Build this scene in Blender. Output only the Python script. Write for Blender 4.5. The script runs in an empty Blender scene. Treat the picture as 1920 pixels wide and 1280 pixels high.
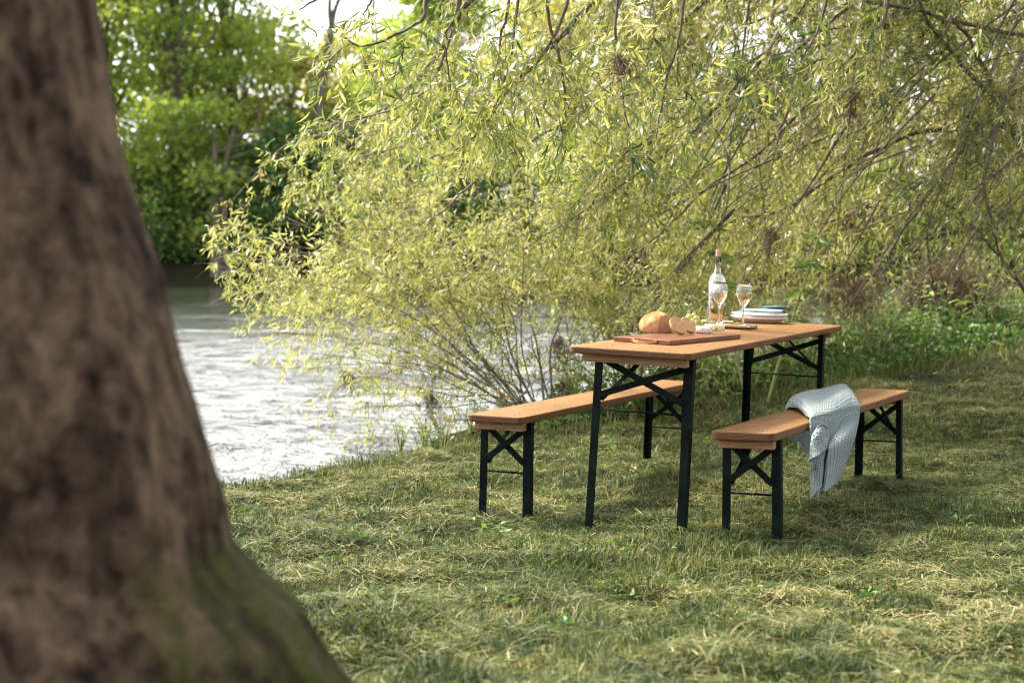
import bpy, math, random
import numpy as np
from mathutils import Vector, Matrix
rng = np.random.default_rng(7)
random.seed(7)
PI = math.pi
C = bpy.context.scene.collection
scene = bpy.context.scene

# ------------------------------------------------------------------ camera frame
FPX = 3275.6
PITCH = math.radians(3.302)
CAMH = 1.052
cP, sP = math.cos(PITCH), math.sin(PITCH)

def at(px, py, Y):
    """world point seen at photo pixel (px, py) at depth Y"""
    px = np.asarray(px, float); py = np.asarray(py, float)
    a = (px - 960) / FPX; b = -(py - 640) / FPX
    dx, dy, dz = a, cP + b * sP, -sP + b * cP
    t = Y / dy
    return np.stack(np.broadcast_arrays(dx * t, dy * t, CAMH + dz * t), -1)

def project(P):
    P = np.asarray(P, float)
    z = P[..., 2] - CAMH
    fw = P[..., 1] * cP - z * sP
    up = P[..., 1] * sP + z * cP
    fw = np.where(fw < .05, .05, fw)
    return 960 + FPX * P[..., 0] / fw, 640 - FPX * up / fw

# ------------------------------------------------------------------ object helpers
def tag(o, label=None, cat=None, group=None, kind=None):
    if label: o['label'] = label
    if cat: o['category'] = cat
    if group: o['group'] = group
    if kind: o['kind'] = kind
    return o

def empty(name, loc=(0, 0, 0), rot=None, **k):
    o = bpy.data.objects.new(name, None); C.objects.link(o)
    o.empty_display_size = .1
    if rot is not None:
        m = rot.to_4x4(); m.translation = Vector(loc); o.matrix_world = m
    else:
        o.location = loc
    return tag(o, **k)

def link(name, me, mat, parent=None, smooth=True, rot=None, loc=None, **k):
    o = bpy.data.objects.new(name, me); C.objects.link(o)
    if mat is not None:
        for m in (mat if isinstance(mat, (list, tuple)) else [mat]): me.materials.append(m)
    if parent is not None: o.parent = parent
    if smooth: me.polygons.foreach_set('use_smooth', np.ones(len(me.polygons), bool))
    if rot is not None:
        m = rot.to_4x4(); m.translation = Vector(loc); o.matrix_world = m
    elif loc is not None: o.location = loc
    return tag(o, **k)

def mesh_tris(name, V, F, attrs=None):
    """V (n,3), F (m,k) uniform polygon size"""
    V = np.ascontiguousarray(V, np.float32); F = np.ascontiguousarray(F, np.int32)
    me = bpy.data.meshes.new(name)
    m, k = F.shape
    me.vertices.add(len(V)); me.vertices.foreach_set('co', V.ravel())
    me.loops.add(m * k); me.loops.foreach_set('vertex_index', F.ravel())
    me.polygons.add(m); me.polygons.foreach_set('loop_start', np.arange(0, m * k, k, dtype=np.int32))
    me.polygons.foreach_set('loop_total', np.full(m, k, np.int32))
    if attrs:
        for n, a in attrs.items():
            at_ = me.attributes.new(n, 'FLOAT', 'POINT'); at_.data.foreach_set('value', np.ascontiguousarray(a, np.float32))
    me.update(calc_edges=True)
    return me

def mesh_py(name, V, F):
    me = bpy.data.meshes.new(name); me.from_pydata([tuple(map(float, v)) for v in V], [], [tuple(map(int, f)) for f in F]); me.update()
    return me

class MB:
    """collects solids into ONE mesh"""
    def __init__(s): s.V = []; s.F = []
    def add(s, V, F):
        b = len(s.V); s.V += [tuple(map(float, v)) for v in V]; s.F += [tuple(b + i for i in f) for f in F]
        return s
    def box(s, x0, x1, y0, y1, z0, z1, M=None):
        V = [Vector((x, y, z)) for x in (x0, x1) for y in (y0, y1) for z in (z0, z1)]
        if M is not None: V = [M @ v for v in V]
        return s.add(V, [(0, 1, 3, 2), (4, 6, 7, 5), (0, 4, 5, 1), (2, 3, 7, 6), (0, 2, 6, 4), (1, 5, 7, 3)])
    def bar(s, a, b, w, t, side=(0, 1, 0)):
        """flat bar a->b, width w along 'side', thickness t"""
        a, b = Vector(a), Vector(b); d = (b - a).normalized(); sd = Vector(side)
        sd = (sd - d * sd.dot(d)).normalized(); n = d.cross(sd)
        V = [p + sd * (i * w / 2) + n * (j * t / 2) for p in (a, b) for i, j in ((-1, -1), (1, -1), (1, 1), (-1, 1))]
        return s.add(V, [(3, 2, 1, 0), (4, 5, 6, 7), (0, 1, 5, 4), (1, 2, 6, 5), (2, 3, 7, 6), (3, 0, 4, 7)])
    def tube(s, pts, r, n=8, caps=True):
        V, F = tube_arrays(np.array(pts, float), np.broadcast_to(r, len(pts)), n)
        F = [tuple(f) for f in F]
        if caps:
            F.append(tuple(range(n))[::-1]); F.append(tuple(range(len(V) - n, len(V))))
        return s.add(V, F)
    def lathe(s, prof, n=32, c=(0, 0, 0), closed=False):
        """prof [(r,z)] open profile turned about z; r=0 ends welded"""
        V, F = [], []
        rings = []
        for r, z in prof:
            if r < 1e-6:
                rings.append([len(V)]); V.append((c[0], c[1], c[2] + z))
            else:
                rings.append(list(range(len(V), len(V) + n)))
                V += [(c[0] + r * math.cos(2 * PI * i / n), c[1] + r * math.sin(2 * PI * i / n), c[2] + z) for i in range(n)]
        pr = list(zip(rings[:-1], rings[1:]))
        if closed: pr.append((rings[-1], rings[0]))
        for a, b in pr:
            for i in range(n):
                j = (i + 1) % n
                if len(a) == 1 and len(b) == 1: continue
                if len(a) == 1: F.append((a[0], b[j], b[i]))
                elif len(b) == 1: F.append((a[i], a[j], b[0]))
                else: F.append((a[i], a[j], b[j], b[i]))
        return s.add(V, F)
    def build(s, name, mat, parent=None, bevel=0, smooth=False, seg=2, **k):
        o = link(name, mesh_py(name, s.V, s.F), mat, parent, smooth, **k)
        if bevel:
            b = o.modifiers.new('b', 'BEVEL'); b.width = bevel; b.segments = seg; b.limit_method = 'ANGLE'; b.angle_limit = math.radians(40)
        return o

def tube_arrays(P, R, n=5):
    P = np.asarray(P, float); m = len(P)
    T = np.gradient(P, axis=0); T /= np.linalg.norm(T, axis=1, keepdims=True) + 1e-12
    ref = np.array([0, 0, 1.]) if abs(T[0, 2]) < .9 else np.array([1., 0, 0])
    U = np.cross(T, ref); U /= np.linalg.norm(U, axis=1, keepdims=True) + 1e-12
    W = np.cross(T, U)
    a = np.arange(n) * 2 * PI / n
    V = P[:, None] + np.asarray(R)[:, None, None] * (U[:, None] * np.cos(a)[None, :, None] + W[:, None] * np.sin(a)[None, :, None])
    i = np.arange(m - 1)[:, None] * n; j = np.arange(n)[None]; j2 = (j + 1) % n
    F = np.stack([i + j, i + j2, i + n + j2, i + n + j], -1).reshape(-1, 4)
    return V.reshape(-1, 3), F

class Tubes:
    def __init__(s): s.V = []; s.F = []; s.b = 0
    def add(s, P, R, n=5):
        V, F = tube_arrays(P, np.broadcast_to(R, len(P)), n)
        s.V.append(V); s.F.append(F + s.b); s.b += len(V)
    def build(s, name, mat, parent=None, **k):
        me = mesh_tris(name, np.concatenate(s.V), np.concatenate(s.F))
        return link(name, me, mat, parent, **k)

def batch_tubes(P, R, n=3):
    """P (k,m,3) many polylines, R (k,m) -> V,F"""
    k, m, _ = P.shape
    T = np.gradient(P, axis=1); T /= np.linalg.norm(T, axis=2, keepdims=True) + 1e-12
    ref = np.zeros_like(T); ref[..., 0] = .31; ref[..., 1] = .93; ref[..., 2] = .2
    U = np.cross(T, ref); U /= np.linalg.norm(U, axis=2, keepdims=True) + 1e-9
    W = np.cross(T, U)
    a = np.arange(n) * 2 * PI / n
    V = P[:, :, None] + R[:, :, None, None] * (U[:, :, None] * np.cos(a)[:, None] + W[:, :, None] * np.sin(a)[:, None])
    b = np.arange(k)[:, None, None] * m * n; i = np.arange(m - 1)[None, :, None] * n; j = np.arange(n)[None, None]; j2 = (j + 1) % n
    F = np.stack([b + i + j, b + i + j2, b + i + n + j2, b + i + n + j], -1).reshape(-1, 4)
    return V.reshape(-1, 3), F

def unit(v): return v / (np.linalg.norm(v, axis=-1, keepdims=True) + 1e-12)

def catmull(P, per=8):
    P = np.array(P, float); P = np.vstack([2 * P[0] - P[1], P, 2 * P[-1] - P[-2]])
    out = []
    for i in range(1, len(P) - 2):
        for t in np.arange(per) / per:
            a, b, c, d = P[i - 1:i + 3]
            out.append(.5 * ((2 * b) + (-a + c) * t + (2 * a - 5 * b + 4 * c - d) * t * t + (-a + 3 * b - 3 * c + d) * t ** 3))
    out.append(P[-2])
    return np.array(out)

def vnoise(x, y, seed=0):
    """smooth value noise, numpy"""
    r = np.random.default_rng(seed).random((64, 64))
    xi = np.floor(x).astype(int); yi = np.floor(y).astype(int); fx = x - xi; fy = y - yi
    fx = fx * fx * (3 - 2 * fx); fy = fy * fy * (3 - 2 * fy)
    g = lambda a, b: r[a % 64, b % 64]
    return (g(xi, yi) * (1 - fx) + g(xi + 1, yi) * fx) * (1 - fy) + (g(xi, yi + 1) * (1 - fx) + g(xi + 1, yi + 1) * fx) * fy

# ------------------------------------------------------------------ leaves
LEAF = {
    # (along, across, lift) rows; tris
    'willow': (np.array([[0, 0, 0], [.3, .5, .03], [.3, -.5, .03], [.68, .38, -.02], [.68, -.38, -.02], [1, 0, -.16]]),
               np.array([[0, 2, 1], [1, 2, 4], [1, 4, 3], [3, 4, 5]])),
    'broad': (np.array([[0, 0, 0], [.3, .5, .07], [.3, -.5, .07], [.35, 0, 0], [.7, .36, .02], [.7, -.36, .02], [.72, 0, -.05], [1, 0, -.18]]),
              np.array([[0, 3, 1], [0, 2, 3], [1, 3, 6], [1, 6, 4], [3, 2, 5], [3, 5, 6], [4, 6, 7], [6, 5, 7]])),
    'far': (np.array([[0, 0, 0], [.45, .5, .1], [.45, -.5, .1], [1, 0, -.1]]), np.array([[0, 2, 1], [1, 2, 3]])),
}
def leaves_mesh(name, P, D, L, Wd, kind, tint, roll=None):
    """P base, D unit dir, L length, Wd width, tint 0..1 per leaf"""
    n = len(P); tpl, tr = LEAF[kind]
    r = rng.normal(size=(n, 3)) if roll is None else roll
    S = unit(np.cross(D, r)); N = np.cross(S, D)
    V = (P[:, None] + D[:, None] * (tpl[None, :, :1] * L[:, None, None]) + S[:, None] * (tpl[None, :, 1:2] * Wd[:, None, None])
         + N[:, None] * (tpl[None, :, 2:] * L[:, None, None]))
    F = (np.arange(n)[:, None, None] * len(tpl) + tr[None]).reshape(-1, 3)
    return mesh_tris(name, V.reshape(-1, 3), F, {'tint': np.repeat(tint, len(tpl))})

# ------------------------------------------------------------------ materials
def new_mat(name):
    m = bpy.data.materials.new(name); m.use_nodes = True
    nt = m.node_tree; nt.nodes.clear()
    o = nt.nodes.new('ShaderNodeOutputMaterial')
    return m, nt, o

def N(nt, t, **k):
    n = nt.nodes.new(t)
    for a, v in k.items():
        if a.startswith('_'): setattr(n, a[1:], v)
        else: n.inputs[a.replace('__', ' ')].default_value = v
    return n

def ramp(nt, fac, stops, interp='LINEAR'):
    r = nt.nodes.new('ShaderNodeValToRGB'); r.color_ramp.interpolation = interp
    el = r.color_ramp.elements
    while len(el) < len(stops): el.new(.5)
    for e, (p, c) in zip(el, stops): e.position = p; e.color = (*c, 1) if len(c) == 3 else c
    nt.links.new(fac, r.inputs[0]); return r.outputs[0]

def coords(nt, scale=(1, 1, 1), which='Object'):
    tc = nt.nodes.new('ShaderNodeTexCoord'); mp = nt.nodes.new('ShaderNodeMapping')
    mp.inputs['Scale'].default_value = scale; nt.links.new(tc.outputs[which], mp.inputs[0]); return mp.outputs[0]

def noise(nt, vec, scale, detail=4, rough=.55, dist=0):
    n = nt.nodes.new('ShaderNodeTexNoise'); n.inputs['Scale'].default_value = scale; n.inputs['Detail'].default_value = detail
    n.inputs['Roughness'].default_value = rough; n.inputs['Distortion'].default_value = dist
    if vec is not None: nt.links.new(vec, n.inputs['Vector'])
    return n.outputs[0]

def mixc(nt, fac, a, b, mode='MIX'):
    m = nt.nodes.new('ShaderNodeMix'); m.data_type = 'RGBA'; m.blend_type = mode
    for s, v in ((m.inputs[0], fac), (m.inputs[6], a), (m.inputs[7], b)):
        if hasattr(v, 'is_output'): nt.links.new(v, s)
        else: s.default_value = v if not isinstance(v, tuple) else (*v, 1) if len(v) == 3 else v
    return m.outputs[2]

def bump(nt, h, strength=.3, dist=.01):
    b = nt.nodes.new('ShaderNodeBump'); b.inputs['Strength'].default_value = strength; b.inputs['Distance'].default_value = dist
    nt.links.new(h, b.inputs['Height']); return b.outputs[0]

def pbr(nt, out, color, rough=.6, normal=None, **k):
    p = nt.nodes.new('ShaderNodeBsdfPrincipled')
    if hasattr(color, 'is_output'): nt.links.new(color, p.inputs['Base Color'])
    else: p.inputs['Base Color'].default_value = (*color, 1)
    if hasattr(rough, 'is_output'): nt.links.new(rough, p.inputs['Roughness'])
    else: p.inputs['Roughness'].default_value = rough
    if normal is not None: nt.links.new(normal, p.inputs['Normal'])
    for a, v in k.items(): p.inputs[a.replace('_', ' ')].default_value = v
    if out is not None: nt.links.new(p.outputs[0], out.inputs[0])
    return p

def leaf_mat(name, stops, trans=.45, rough=.45, tcol=(1.15, 1.1, .5), spec=.5):
    m, nt, o = new_mat(name)
    a = nt.nodes.new('ShaderNodeAttribute'); a.attribute_name = 'tint'
    col = ramp(nt, a.outputs['Fac'], stops)
    p = pbr(nt, None, col, rough); p.inputs['Specular IOR Level'].default_value = spec
    t = nt.nodes.new('ShaderNodeBsdfTranslucent')
    tc = mixc(nt, 1.0, col, tcol, 'MULTIPLY'); nt.links.new(tc, t.inputs[0])
    mx = nt.nodes.new('ShaderNodeMixShader'); mx.inputs[0].default_value = trans
    nt.links.new(p.outputs[0], mx.inputs[1]); nt.links.new(t.outputs[0], mx.inputs[2]); nt.links.new(mx.outputs[0], o.inputs[0])
    return m

def simple(name, col, rough=.6, **k):
    m, nt, o = new_mat(name); pbr(nt, o, col, rough, **k); return m

M = {}
def build_materials():
    M['willow'] = leaf_mat('willow_leaf', [(0, (.035, .07, .025)), (.2, (.11, .16, .045)), (.5, (.27, .3, .085)), (.8, (.42, .415, .15)), (1, (.52, .5, .3))], .5, .36, (1.1, 1.08, .65), .6)
    M['maple'] = leaf_mat('maple_leaf', [(0, (.05, .13, .03)), (.5, (.2, .32, .06)), (1, (.44, .52, .15))], .62, .45, (1.3, 1.2, .6))
    M['far_yellow'] = leaf_mat('pale_haze_leaf', [(0, (.16, .19, .06)), (.5, (.34, .35, .12)), (1, (.5, .47, .2))], .55, .55)  # sun haze on distant trees painted in as paler, yellower leaves
    M['far_dark'] = leaf_mat('ivy_leaf', [(0, (.03, .09, .025)), (.6, (.1, .21, .045)), (1, (.25, .38, .09))], .45, .5)
    M['herb'] = leaf_mat('herb_leaf', [(0, (.035, .085, .03)), (.5, (.095, .18, .05)), (1, (.21, .3, .09))], .35, .5, (1.1, 1.1, .5), .35)
    M['grass'] = leaf_mat('grass_blade', [(0, (.018, .034, .011)), (.25, (.055, .08, .022)), (.48, (.115, .14, .045)), (.72, (.23, .22, .09)), (1, (.42, .36, .2))], .3, .5, (1.1, 1.1, .6), .2)
    # bark of willow limbs
    for nm, c0, c1 in (('limb', (.045, .033, .024), (.15, .115, .085)), ('twig', (.08, .05, .03), (.2, .14, .075)), ('far_bark', (.08, .065, .055), (.24, .2, .16))):
        m, nt, o = new_mat(nm); v = coords(nt, (1, 1, 1)); n = noise(nt, v, 30 if nm != 'far_bark' else 4, 5)
        pbr(nt, o, ramp(nt, n, [(.3, c0), (.7, c1)]), .8, bump(nt, n, .6, .01)); M[nm] = m
    # foreground bark with moss
    m, nt, o = new_mat('mossy_bark'); v = coords(nt)
    v2 = coords(nt, (1, 1, .34))
    n1 = noise(nt, v2, 13, 5, .62, .7); n2 = noise(nt, v, 22, 4, .6); n3 = noise(nt, v, 3.2, 3, .5)
    c = ramp(nt, n1, [(.37, (.006, .004, .003)), (.45, (.045, .029, .019)), (.52, (.11, .072, .046)), (.62, (.23, .152, .098))])
    c = mixc(nt, .45, c, ramp(nt, n2, [(.38, (.014, .009, .006)), (.6, (.195, .132, .088))]))
    # moss grows on patches and on the root facing right
    sx = nt.nodes.new('ShaderNodeAttribute'); sx.attribute_name = 'moss'
    ad = N(nt, 'ShaderNodeMath', _operation='MULTIPLY_ADD'); nt.links.new(sx.outputs['Fac'], ad.inputs[0]); ad.inputs[1].default_value = .85
    nt.links.new(n3, ad.inputs[2])
    mf = ramp(nt, ad.outputs[0], [(.56, (0, 0, 0)), (.7, (1, 1, 1))])
    mf2 = mixc(nt, 1, mf, ramp(nt, n2, [(.35, (.25, .25, .25)), (.6, (1, 1, 1))]), 'MULTIPLY')
    c = mixc(nt, mf2, c, mixc(nt, n2, (.02, .028, .005), (.085, .095, .018)))
    vf = coords(nt, (15, 15, 2.6)); n4 = noise(nt, vf, 1.0, 4, .6, .5)
    c = mixc(nt, ramp(nt, n4, [(.34, (.6, .6, .6)), (.5, (0, 0, 0))]), c, (.012, .008, .005))
    h = mixc(nt, .5, mixc(nt, .5, n1, n2), n4)
    pbr(nt, o, c, .9, bump(nt, h, 1.0, .12), Specular_IOR_Level=.1); M['bark'] = m
    # soil / turf base
    m, nt, o = new_mat('turf'); v = coords(nt); n1 = noise(nt, v, 3, 5); n2 = noise(nt, v, 60, 3)
    c = ramp(nt, n1, [(.3, (.014, .018, .008)), (.6, (.03, .036, .014)), (.8, (.05, .048, .022))])
    c = mixc(nt, .5, c, ramp(nt, n2, [(.35, (.01, .012, .005)), (.7, (.07, .07, .03))]))
    pbr(nt, o, c, .95, bump(nt, n2, .8, .02), Specular_IOR_Level=.05); M['turf'] = m
    # water
    m, nt, o = new_mat('river_water'); tc = nt.nodes.new('ShaderNodeTexCoord')
    mp = N(nt, 'ShaderNodeMapping'); mp.inputs['Scale'].default_value = (1, .8, 1); nt.links.new(tc.outputs['Object'], mp.inputs[0])
    v = mp.outputs[0]
    w1 = noise(nt, v, 2.2, 6, .65, .8); w2 = noise(nt, v, 9, 4, .6, .4)
    h = N(nt, 'ShaderNodeMath', _operation='MULTIPLY_ADD'); nt.links.new(w2, h.inputs[0]); h.inputs[1].default_value = .3; nt.links.new(w1, h.inputs[2])
    # riffle mask: choppy near and mid, smooth dark pool toward far bank
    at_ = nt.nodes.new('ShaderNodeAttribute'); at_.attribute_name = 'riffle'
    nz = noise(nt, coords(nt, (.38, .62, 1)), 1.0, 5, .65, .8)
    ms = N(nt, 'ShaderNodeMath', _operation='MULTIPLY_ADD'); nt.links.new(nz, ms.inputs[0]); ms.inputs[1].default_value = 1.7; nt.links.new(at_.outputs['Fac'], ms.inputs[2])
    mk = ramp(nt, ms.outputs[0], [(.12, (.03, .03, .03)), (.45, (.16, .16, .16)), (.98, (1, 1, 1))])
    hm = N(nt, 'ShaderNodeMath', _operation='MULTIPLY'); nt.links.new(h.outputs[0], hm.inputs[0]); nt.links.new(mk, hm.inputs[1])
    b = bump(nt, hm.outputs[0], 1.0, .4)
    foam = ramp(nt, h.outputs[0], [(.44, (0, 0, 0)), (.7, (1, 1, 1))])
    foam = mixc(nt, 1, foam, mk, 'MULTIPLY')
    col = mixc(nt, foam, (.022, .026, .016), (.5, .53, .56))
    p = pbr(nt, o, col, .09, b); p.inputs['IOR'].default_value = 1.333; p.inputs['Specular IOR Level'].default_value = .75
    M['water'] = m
    # stained pine, grain along local X
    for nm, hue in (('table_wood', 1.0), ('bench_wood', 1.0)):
        m, nt, o = new_mat(nm)
        v = coords(nt, (1.1, 9, 9)); n = noise(nt, v, 5, 6, .6, 1.2)
        v2 = coords(nt, (2, 55, 55)); n2 = noise(nt, v2, 4, 3, .6, .2)
        wv = N(nt, 'ShaderNodeTexWave', _wave_type='BANDS', _bands_direction='Y'); wv.inputs['Scale'].default_value = 16; wv.inputs['Distortion'].default_value = 5
        wv.inputs['Detail'].default_value = 3; wv.inputs['Detail Scale'].default_value = .7
        nt.links.new(coords(nt, (.12, 1, 1)), wv.inputs[0])
        c = ramp(nt, n, [(.3, (.09, .038, .010)), (.5, (.185, .088, .024)), (.72, (.28, .146, .044))])
        c = mixc(nt, .5, c, ramp(nt, wv.outputs[1], [(.1, (.05, .017, .004)), (.6, (.3, .155, .046))]))
        c = mixc(nt, .25, c, ramp(nt, n2, [(.35, (.07, .027, .008)), (.6, (.34, .175, .06))]))
        sy = nt.nodes.new('ShaderNodeSeparateXYZ'); nt.links.new(coords(nt, (1, 10.3, 1)), sy.inputs[0])
        fl_ = N(nt, 'ShaderNodeMath', _operation='FLOOR'); nt.links.new(sy.outputs[1], fl_.inputs[0]); wn = N(nt, 'ShaderNodeTexWhiteNoise', _noise_dimensions='1D'); nt.links.new(fl_.outputs[0], wn.inputs['W'])
        c = mixc(nt, .5, c, mixc(nt, 1, c, ramp(nt, wn.outputs[0], [(0, (.7, .64, .56)), (1, (1.4, 1.3, 1.1))]), 'MULTIPLY'))
        kn = N(nt, 'ShaderNodeTexVoronoi'); kn.inputs['Scale'].default_value = 3.2; nt.links.new(coords(nt, (.8, 2.2, 1)), kn.inputs[0])
        c = mixc(nt, ramp(nt, kn.outputs[0], [(.03, (1, 1, 1)), (.09, (0, 0, 0))]), c, (.13, .05, .022))
        dirt = noise(nt, coords(nt, (1, 1.6, 1)), 6, 4, .7)
        c = mixc(nt, ramp(nt, dirt, [(.54, (0, 0, 0)), (.74, (.7, .7, .7))]), c, (.11, .052, .024))
        # edges and underside: older stain than the worn top, plus painted shade
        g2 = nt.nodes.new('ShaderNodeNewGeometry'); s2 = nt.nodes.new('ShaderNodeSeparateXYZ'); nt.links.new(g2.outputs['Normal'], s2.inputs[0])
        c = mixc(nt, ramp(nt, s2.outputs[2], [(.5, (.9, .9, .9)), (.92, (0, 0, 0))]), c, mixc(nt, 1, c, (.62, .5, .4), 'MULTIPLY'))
        # end grain with painted end-face shade: darker on faces that look along X
        g = nt.nodes.new('ShaderNodeNewGeometry'); vt = N(nt, 'ShaderNodeVectorTransform', _vector_type='NORMAL', _convert_from='WORLD', _convert_to='OBJECT')
        nt.links.new(g.outputs['Normal'], vt.inputs[0]); sp = nt.nodes.new('ShaderNodeSeparateXYZ'); nt.links.new(vt.outputs[0], sp.inputs[0])
        ab = N(nt, 'ShaderNodeMath', _operation='ABSOLUTE'); nt.links.new(sp.outputs[0], ab.inputs[0])
        eg = N(nt, 'ShaderNodeTexWave', _wave_type='RINGS', _rings_direction='X'); eg.inputs['Scale'].default_value = 60; eg.inputs['Distortion'].default_value = 3
        nt.links.new(coords(nt), eg.inputs[0])
        c = mixc(nt, ramp(nt, ab.outputs[0], [(.25, (0, 0, 0)), (.6, (.95, .95, .95))]), c, ramp(nt, eg.outputs[1], [(.2, (.03, .011, .004)), (.8, (.15, .06, .022))]))
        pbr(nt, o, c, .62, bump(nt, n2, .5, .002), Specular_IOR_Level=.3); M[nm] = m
    m, nt, o = new_mat('raw_pine'); n = noise(nt, coords(nt, (9, 1.2, 12)), 7, 4, .6, .8)
    pbr(nt, o, ramp(nt, n, [(.3, (.16, .075, .03)), (.7, (.32, .17, .08))]), .6, bump(nt, n, .3, .002)); M['cleat'] = m
    # dark green painted steel with chips
    m, nt, o = new_mat('dark_green_steel'); v = coords(nt); n = noise(nt, v, 90, 3, .7); n2 = noise(nt, v, 14, 4)
    c = mixc(nt, ramp(nt, n2, [(.4, (0, 0, 0)), (.7, (1, 1, 1))]), (.002, .0045, .0035), (.006, .0125, .0095))
    c = mixc(nt, ramp(nt, n, [(.7, (0, 0, 0)), (.76, (1, 1, 1))]), c, (.12, .16, .16))
    pbr(nt, o, c, .55, bump(nt, n, .15, .002), Specular_IOR_Level=.06); M['steel'] = m
    M['bolt'] = simple('bolt_steel', (.08, .06, .05), .45, Metallic=.8)
    m, nt, o = new_mat('board_wood'); n = noise(nt, coords(nt, (2, 16, 16)), 6, 5, .6, .8)
    pbr(nt, o, ramp(nt, n, [(.3, (.075, .022, .007)), (.7, (.2, .07, .022))]), .38, bump(nt, n, .15, .002)); M['board'] = m
    m, nt, o = new_mat('tan_leather'); n = noise(nt, coords(nt), 90, 4)
    pbr(nt, o, ramp(nt, n, [(.3, (.3, .14, .065)), (.7, (.5, .27, .14))]), .5, bump(nt, n, .3, .001)); M['leather'] = m
    M['copper'] = simple('copper', (.45, .2, .09), .3, Metallic=1.0)
    # bread crust
    m, nt, o = new_mat('bread_crust'); v = coords(nt); n = noise(nt, v, 16, 5, .65, .5); n2 = noise(nt, v, 70, 4, .7); n3 = noise(nt, v, 7, 3)
    c = ramp(nt, n, [(.3, (.24, .08, .02)), (.5, (.42, .19, .065)), (.72, (.56, .33, .15))])
    c = mixc(nt, ramp(nt, n3, [(.48, (0, 0, 0)), (.66, (.4, .4, .4))]), c, (.6, .43, .29))
    c = mixc(nt, ramp(nt, n2, [(.5, (0, 0, 0)), (.72, (.35, .35, .35))]), c, (.4, .18, .06))
    cr = N(nt, 'ShaderNodeTexVoronoi', _feature='DISTANCE_TO_EDGE'); cr.inputs['Scale'].default_value = 17; nt.links.new(v, cr.inputs[0])
    c = mixc(nt, ramp(nt, cr.outputs[0], [(.0, (.3, .3, .3)), (.05, (0, 0, 0))]), c, (.2, .08, .025))
    pbr(nt, o, c, .8, bump(nt, n2, .9, .006), Specular_IOR_Level=.2); M['crust'] = m
    m, nt, o = new_mat('bread_crumb'); v = coords(nt); vo = N(nt, 'ShaderNodeTexVoronoi'); vo.inputs['Scale'].default_value = 170; nt.links.new(v, vo.inputs[0])
    n = noise(nt, v, 60, 3)
    c = ramp(nt, vo.outputs[0], [(.12, (.2, .085, .03)), (.4, (.46, .26, .12))]); c = mixc(nt, .4, c, ramp(nt, n, [(.3, (.32, .16, .06)), (.7, (.52, .33, .17))]))
    pbr(nt, o, c, .85, bump(nt, vo.outputs[0], .8, .003)); M['crumb'] = m
    m, nt, o = new_mat('grape_skin'); n = noise(nt, coords(nt), 60, 3)
    pbr(nt, o, ramp(nt, n, [(.3, (.36, .38, .09)), (.7, (.56, .55, .18))]), .3, Subsurface_Weight=.35, Subsurface_Scale=.01); M['grape'] = m
    M['stalk'] = simple('grape_stalk', (.2, .19, .06), .7)
    for nm, fleck, base in (('cranberry_cheese', (.2, .02, .06), (.8, .68, .58)), ('herb_cheese', (.12, .16, .04), (.78, .66, .4))):
        m, nt, o = new_mat(nm); v = coords(nt); vo = N(nt, 'ShaderNodeTexVoronoi'); vo.inputs['Scale'].default_value = 95; nt.links.new(v, vo.inputs[0])
        n = noise(nt, v, 70, 3, .6); ad = N(nt, 'ShaderNodeMath', _operation='ADD'); nt.links.new(vo.outputs[0], ad.inputs[0]); nt.links.new(n, ad.inputs[1])
        c = ramp(nt, ad.outputs[0], [(.74, fleck), (.84, base)]); pbr(nt, o, c, .55, bump(nt, n, .4, .002), Subsurface_Weight=.15, Subsurface_Scale=.01); M[nm] = m
    # glass
    def glass(nm, col, rough=0, ior=1.5):
        m, nt, o = new_mat(nm); pbr(nt, o, col, rough, Transmission_Weight=1.0, IOR=ior); M[nm] = m
    glass('glass', (1, 1, 1), 0, 1.5); glass('bottle_glass', (.93, .96, .92), .02, 1.5); glass('wine', (.93, .74, .5), 0, 1.34); glass('bottle_wine', (.86, .6, .36), 0, 1.34)
    m, nt, o = new_mat('cork'); n = noise(nt, coords(nt), 220, 4)
    pbr(nt, o, ramp(nt, n, [(.3, (.38, .2, .13)), (.65, (.62, .4, .29))]), .85); M['cork'] = m
    M['label'] = simple('label_paper', (.74, .74, .7), .7)
    m, nt, o = new_mat('woven_seagrass'); n = noise(nt, coords(nt), 180, 3)
    pbr(nt, o, ramp(nt, n, [(.3, (.14, .075, .035)), (.7, (.46, .31, .17))]), .8, bump(nt, n, .5, .002)); M['weave'] = m
    M['cream'] = simple('cream_glaze', (.78, .7, .64), .22)
    M['white_glaze'] = simple('white_glaze', (.74, .73, .72), .2)
    M['blue_glaze'] = simple('blue_rim_glaze', (.05, .13, .17), .25)
    m, nt, o = new_mat('teal_linen'); n = noise(nt, coords(nt), 300, 3); pbr(nt, o, ramp(nt, n, [(.3, (.02, .07, .08)), (.7, (.06, .16, .17))]), .9); M['teal'] = m
    # knitted blanket (UV in metres)
    m, nt, o = new_mat('pale_blue_knit'); tc = nt.nodes.new('ShaderNodeTexCoord')
    mp = N(nt, 'ShaderNodeMapping'); nt.links.new(tc.outputs['UV'], mp.inputs[0])
    sp = nt.nodes.new('ShaderNodeSeparateXYZ'); nt.links.new(mp.outputs[0], sp.inputs[0])
    def sn(sock, k, ph=0, fn='SINE'):
        a = N(nt, 'ShaderNodeMath', _operation='MULTIPLY_ADD'); nt.links.new(sock, a.inputs[0]); a.inputs[1].default_value = k; a.inputs[2].default_value = ph
        b = N(nt, 'ShaderNodeMath', _operation=fn); nt.links.new(a.outputs[0], b.inputs[0]); return b.outputs[0]
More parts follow.
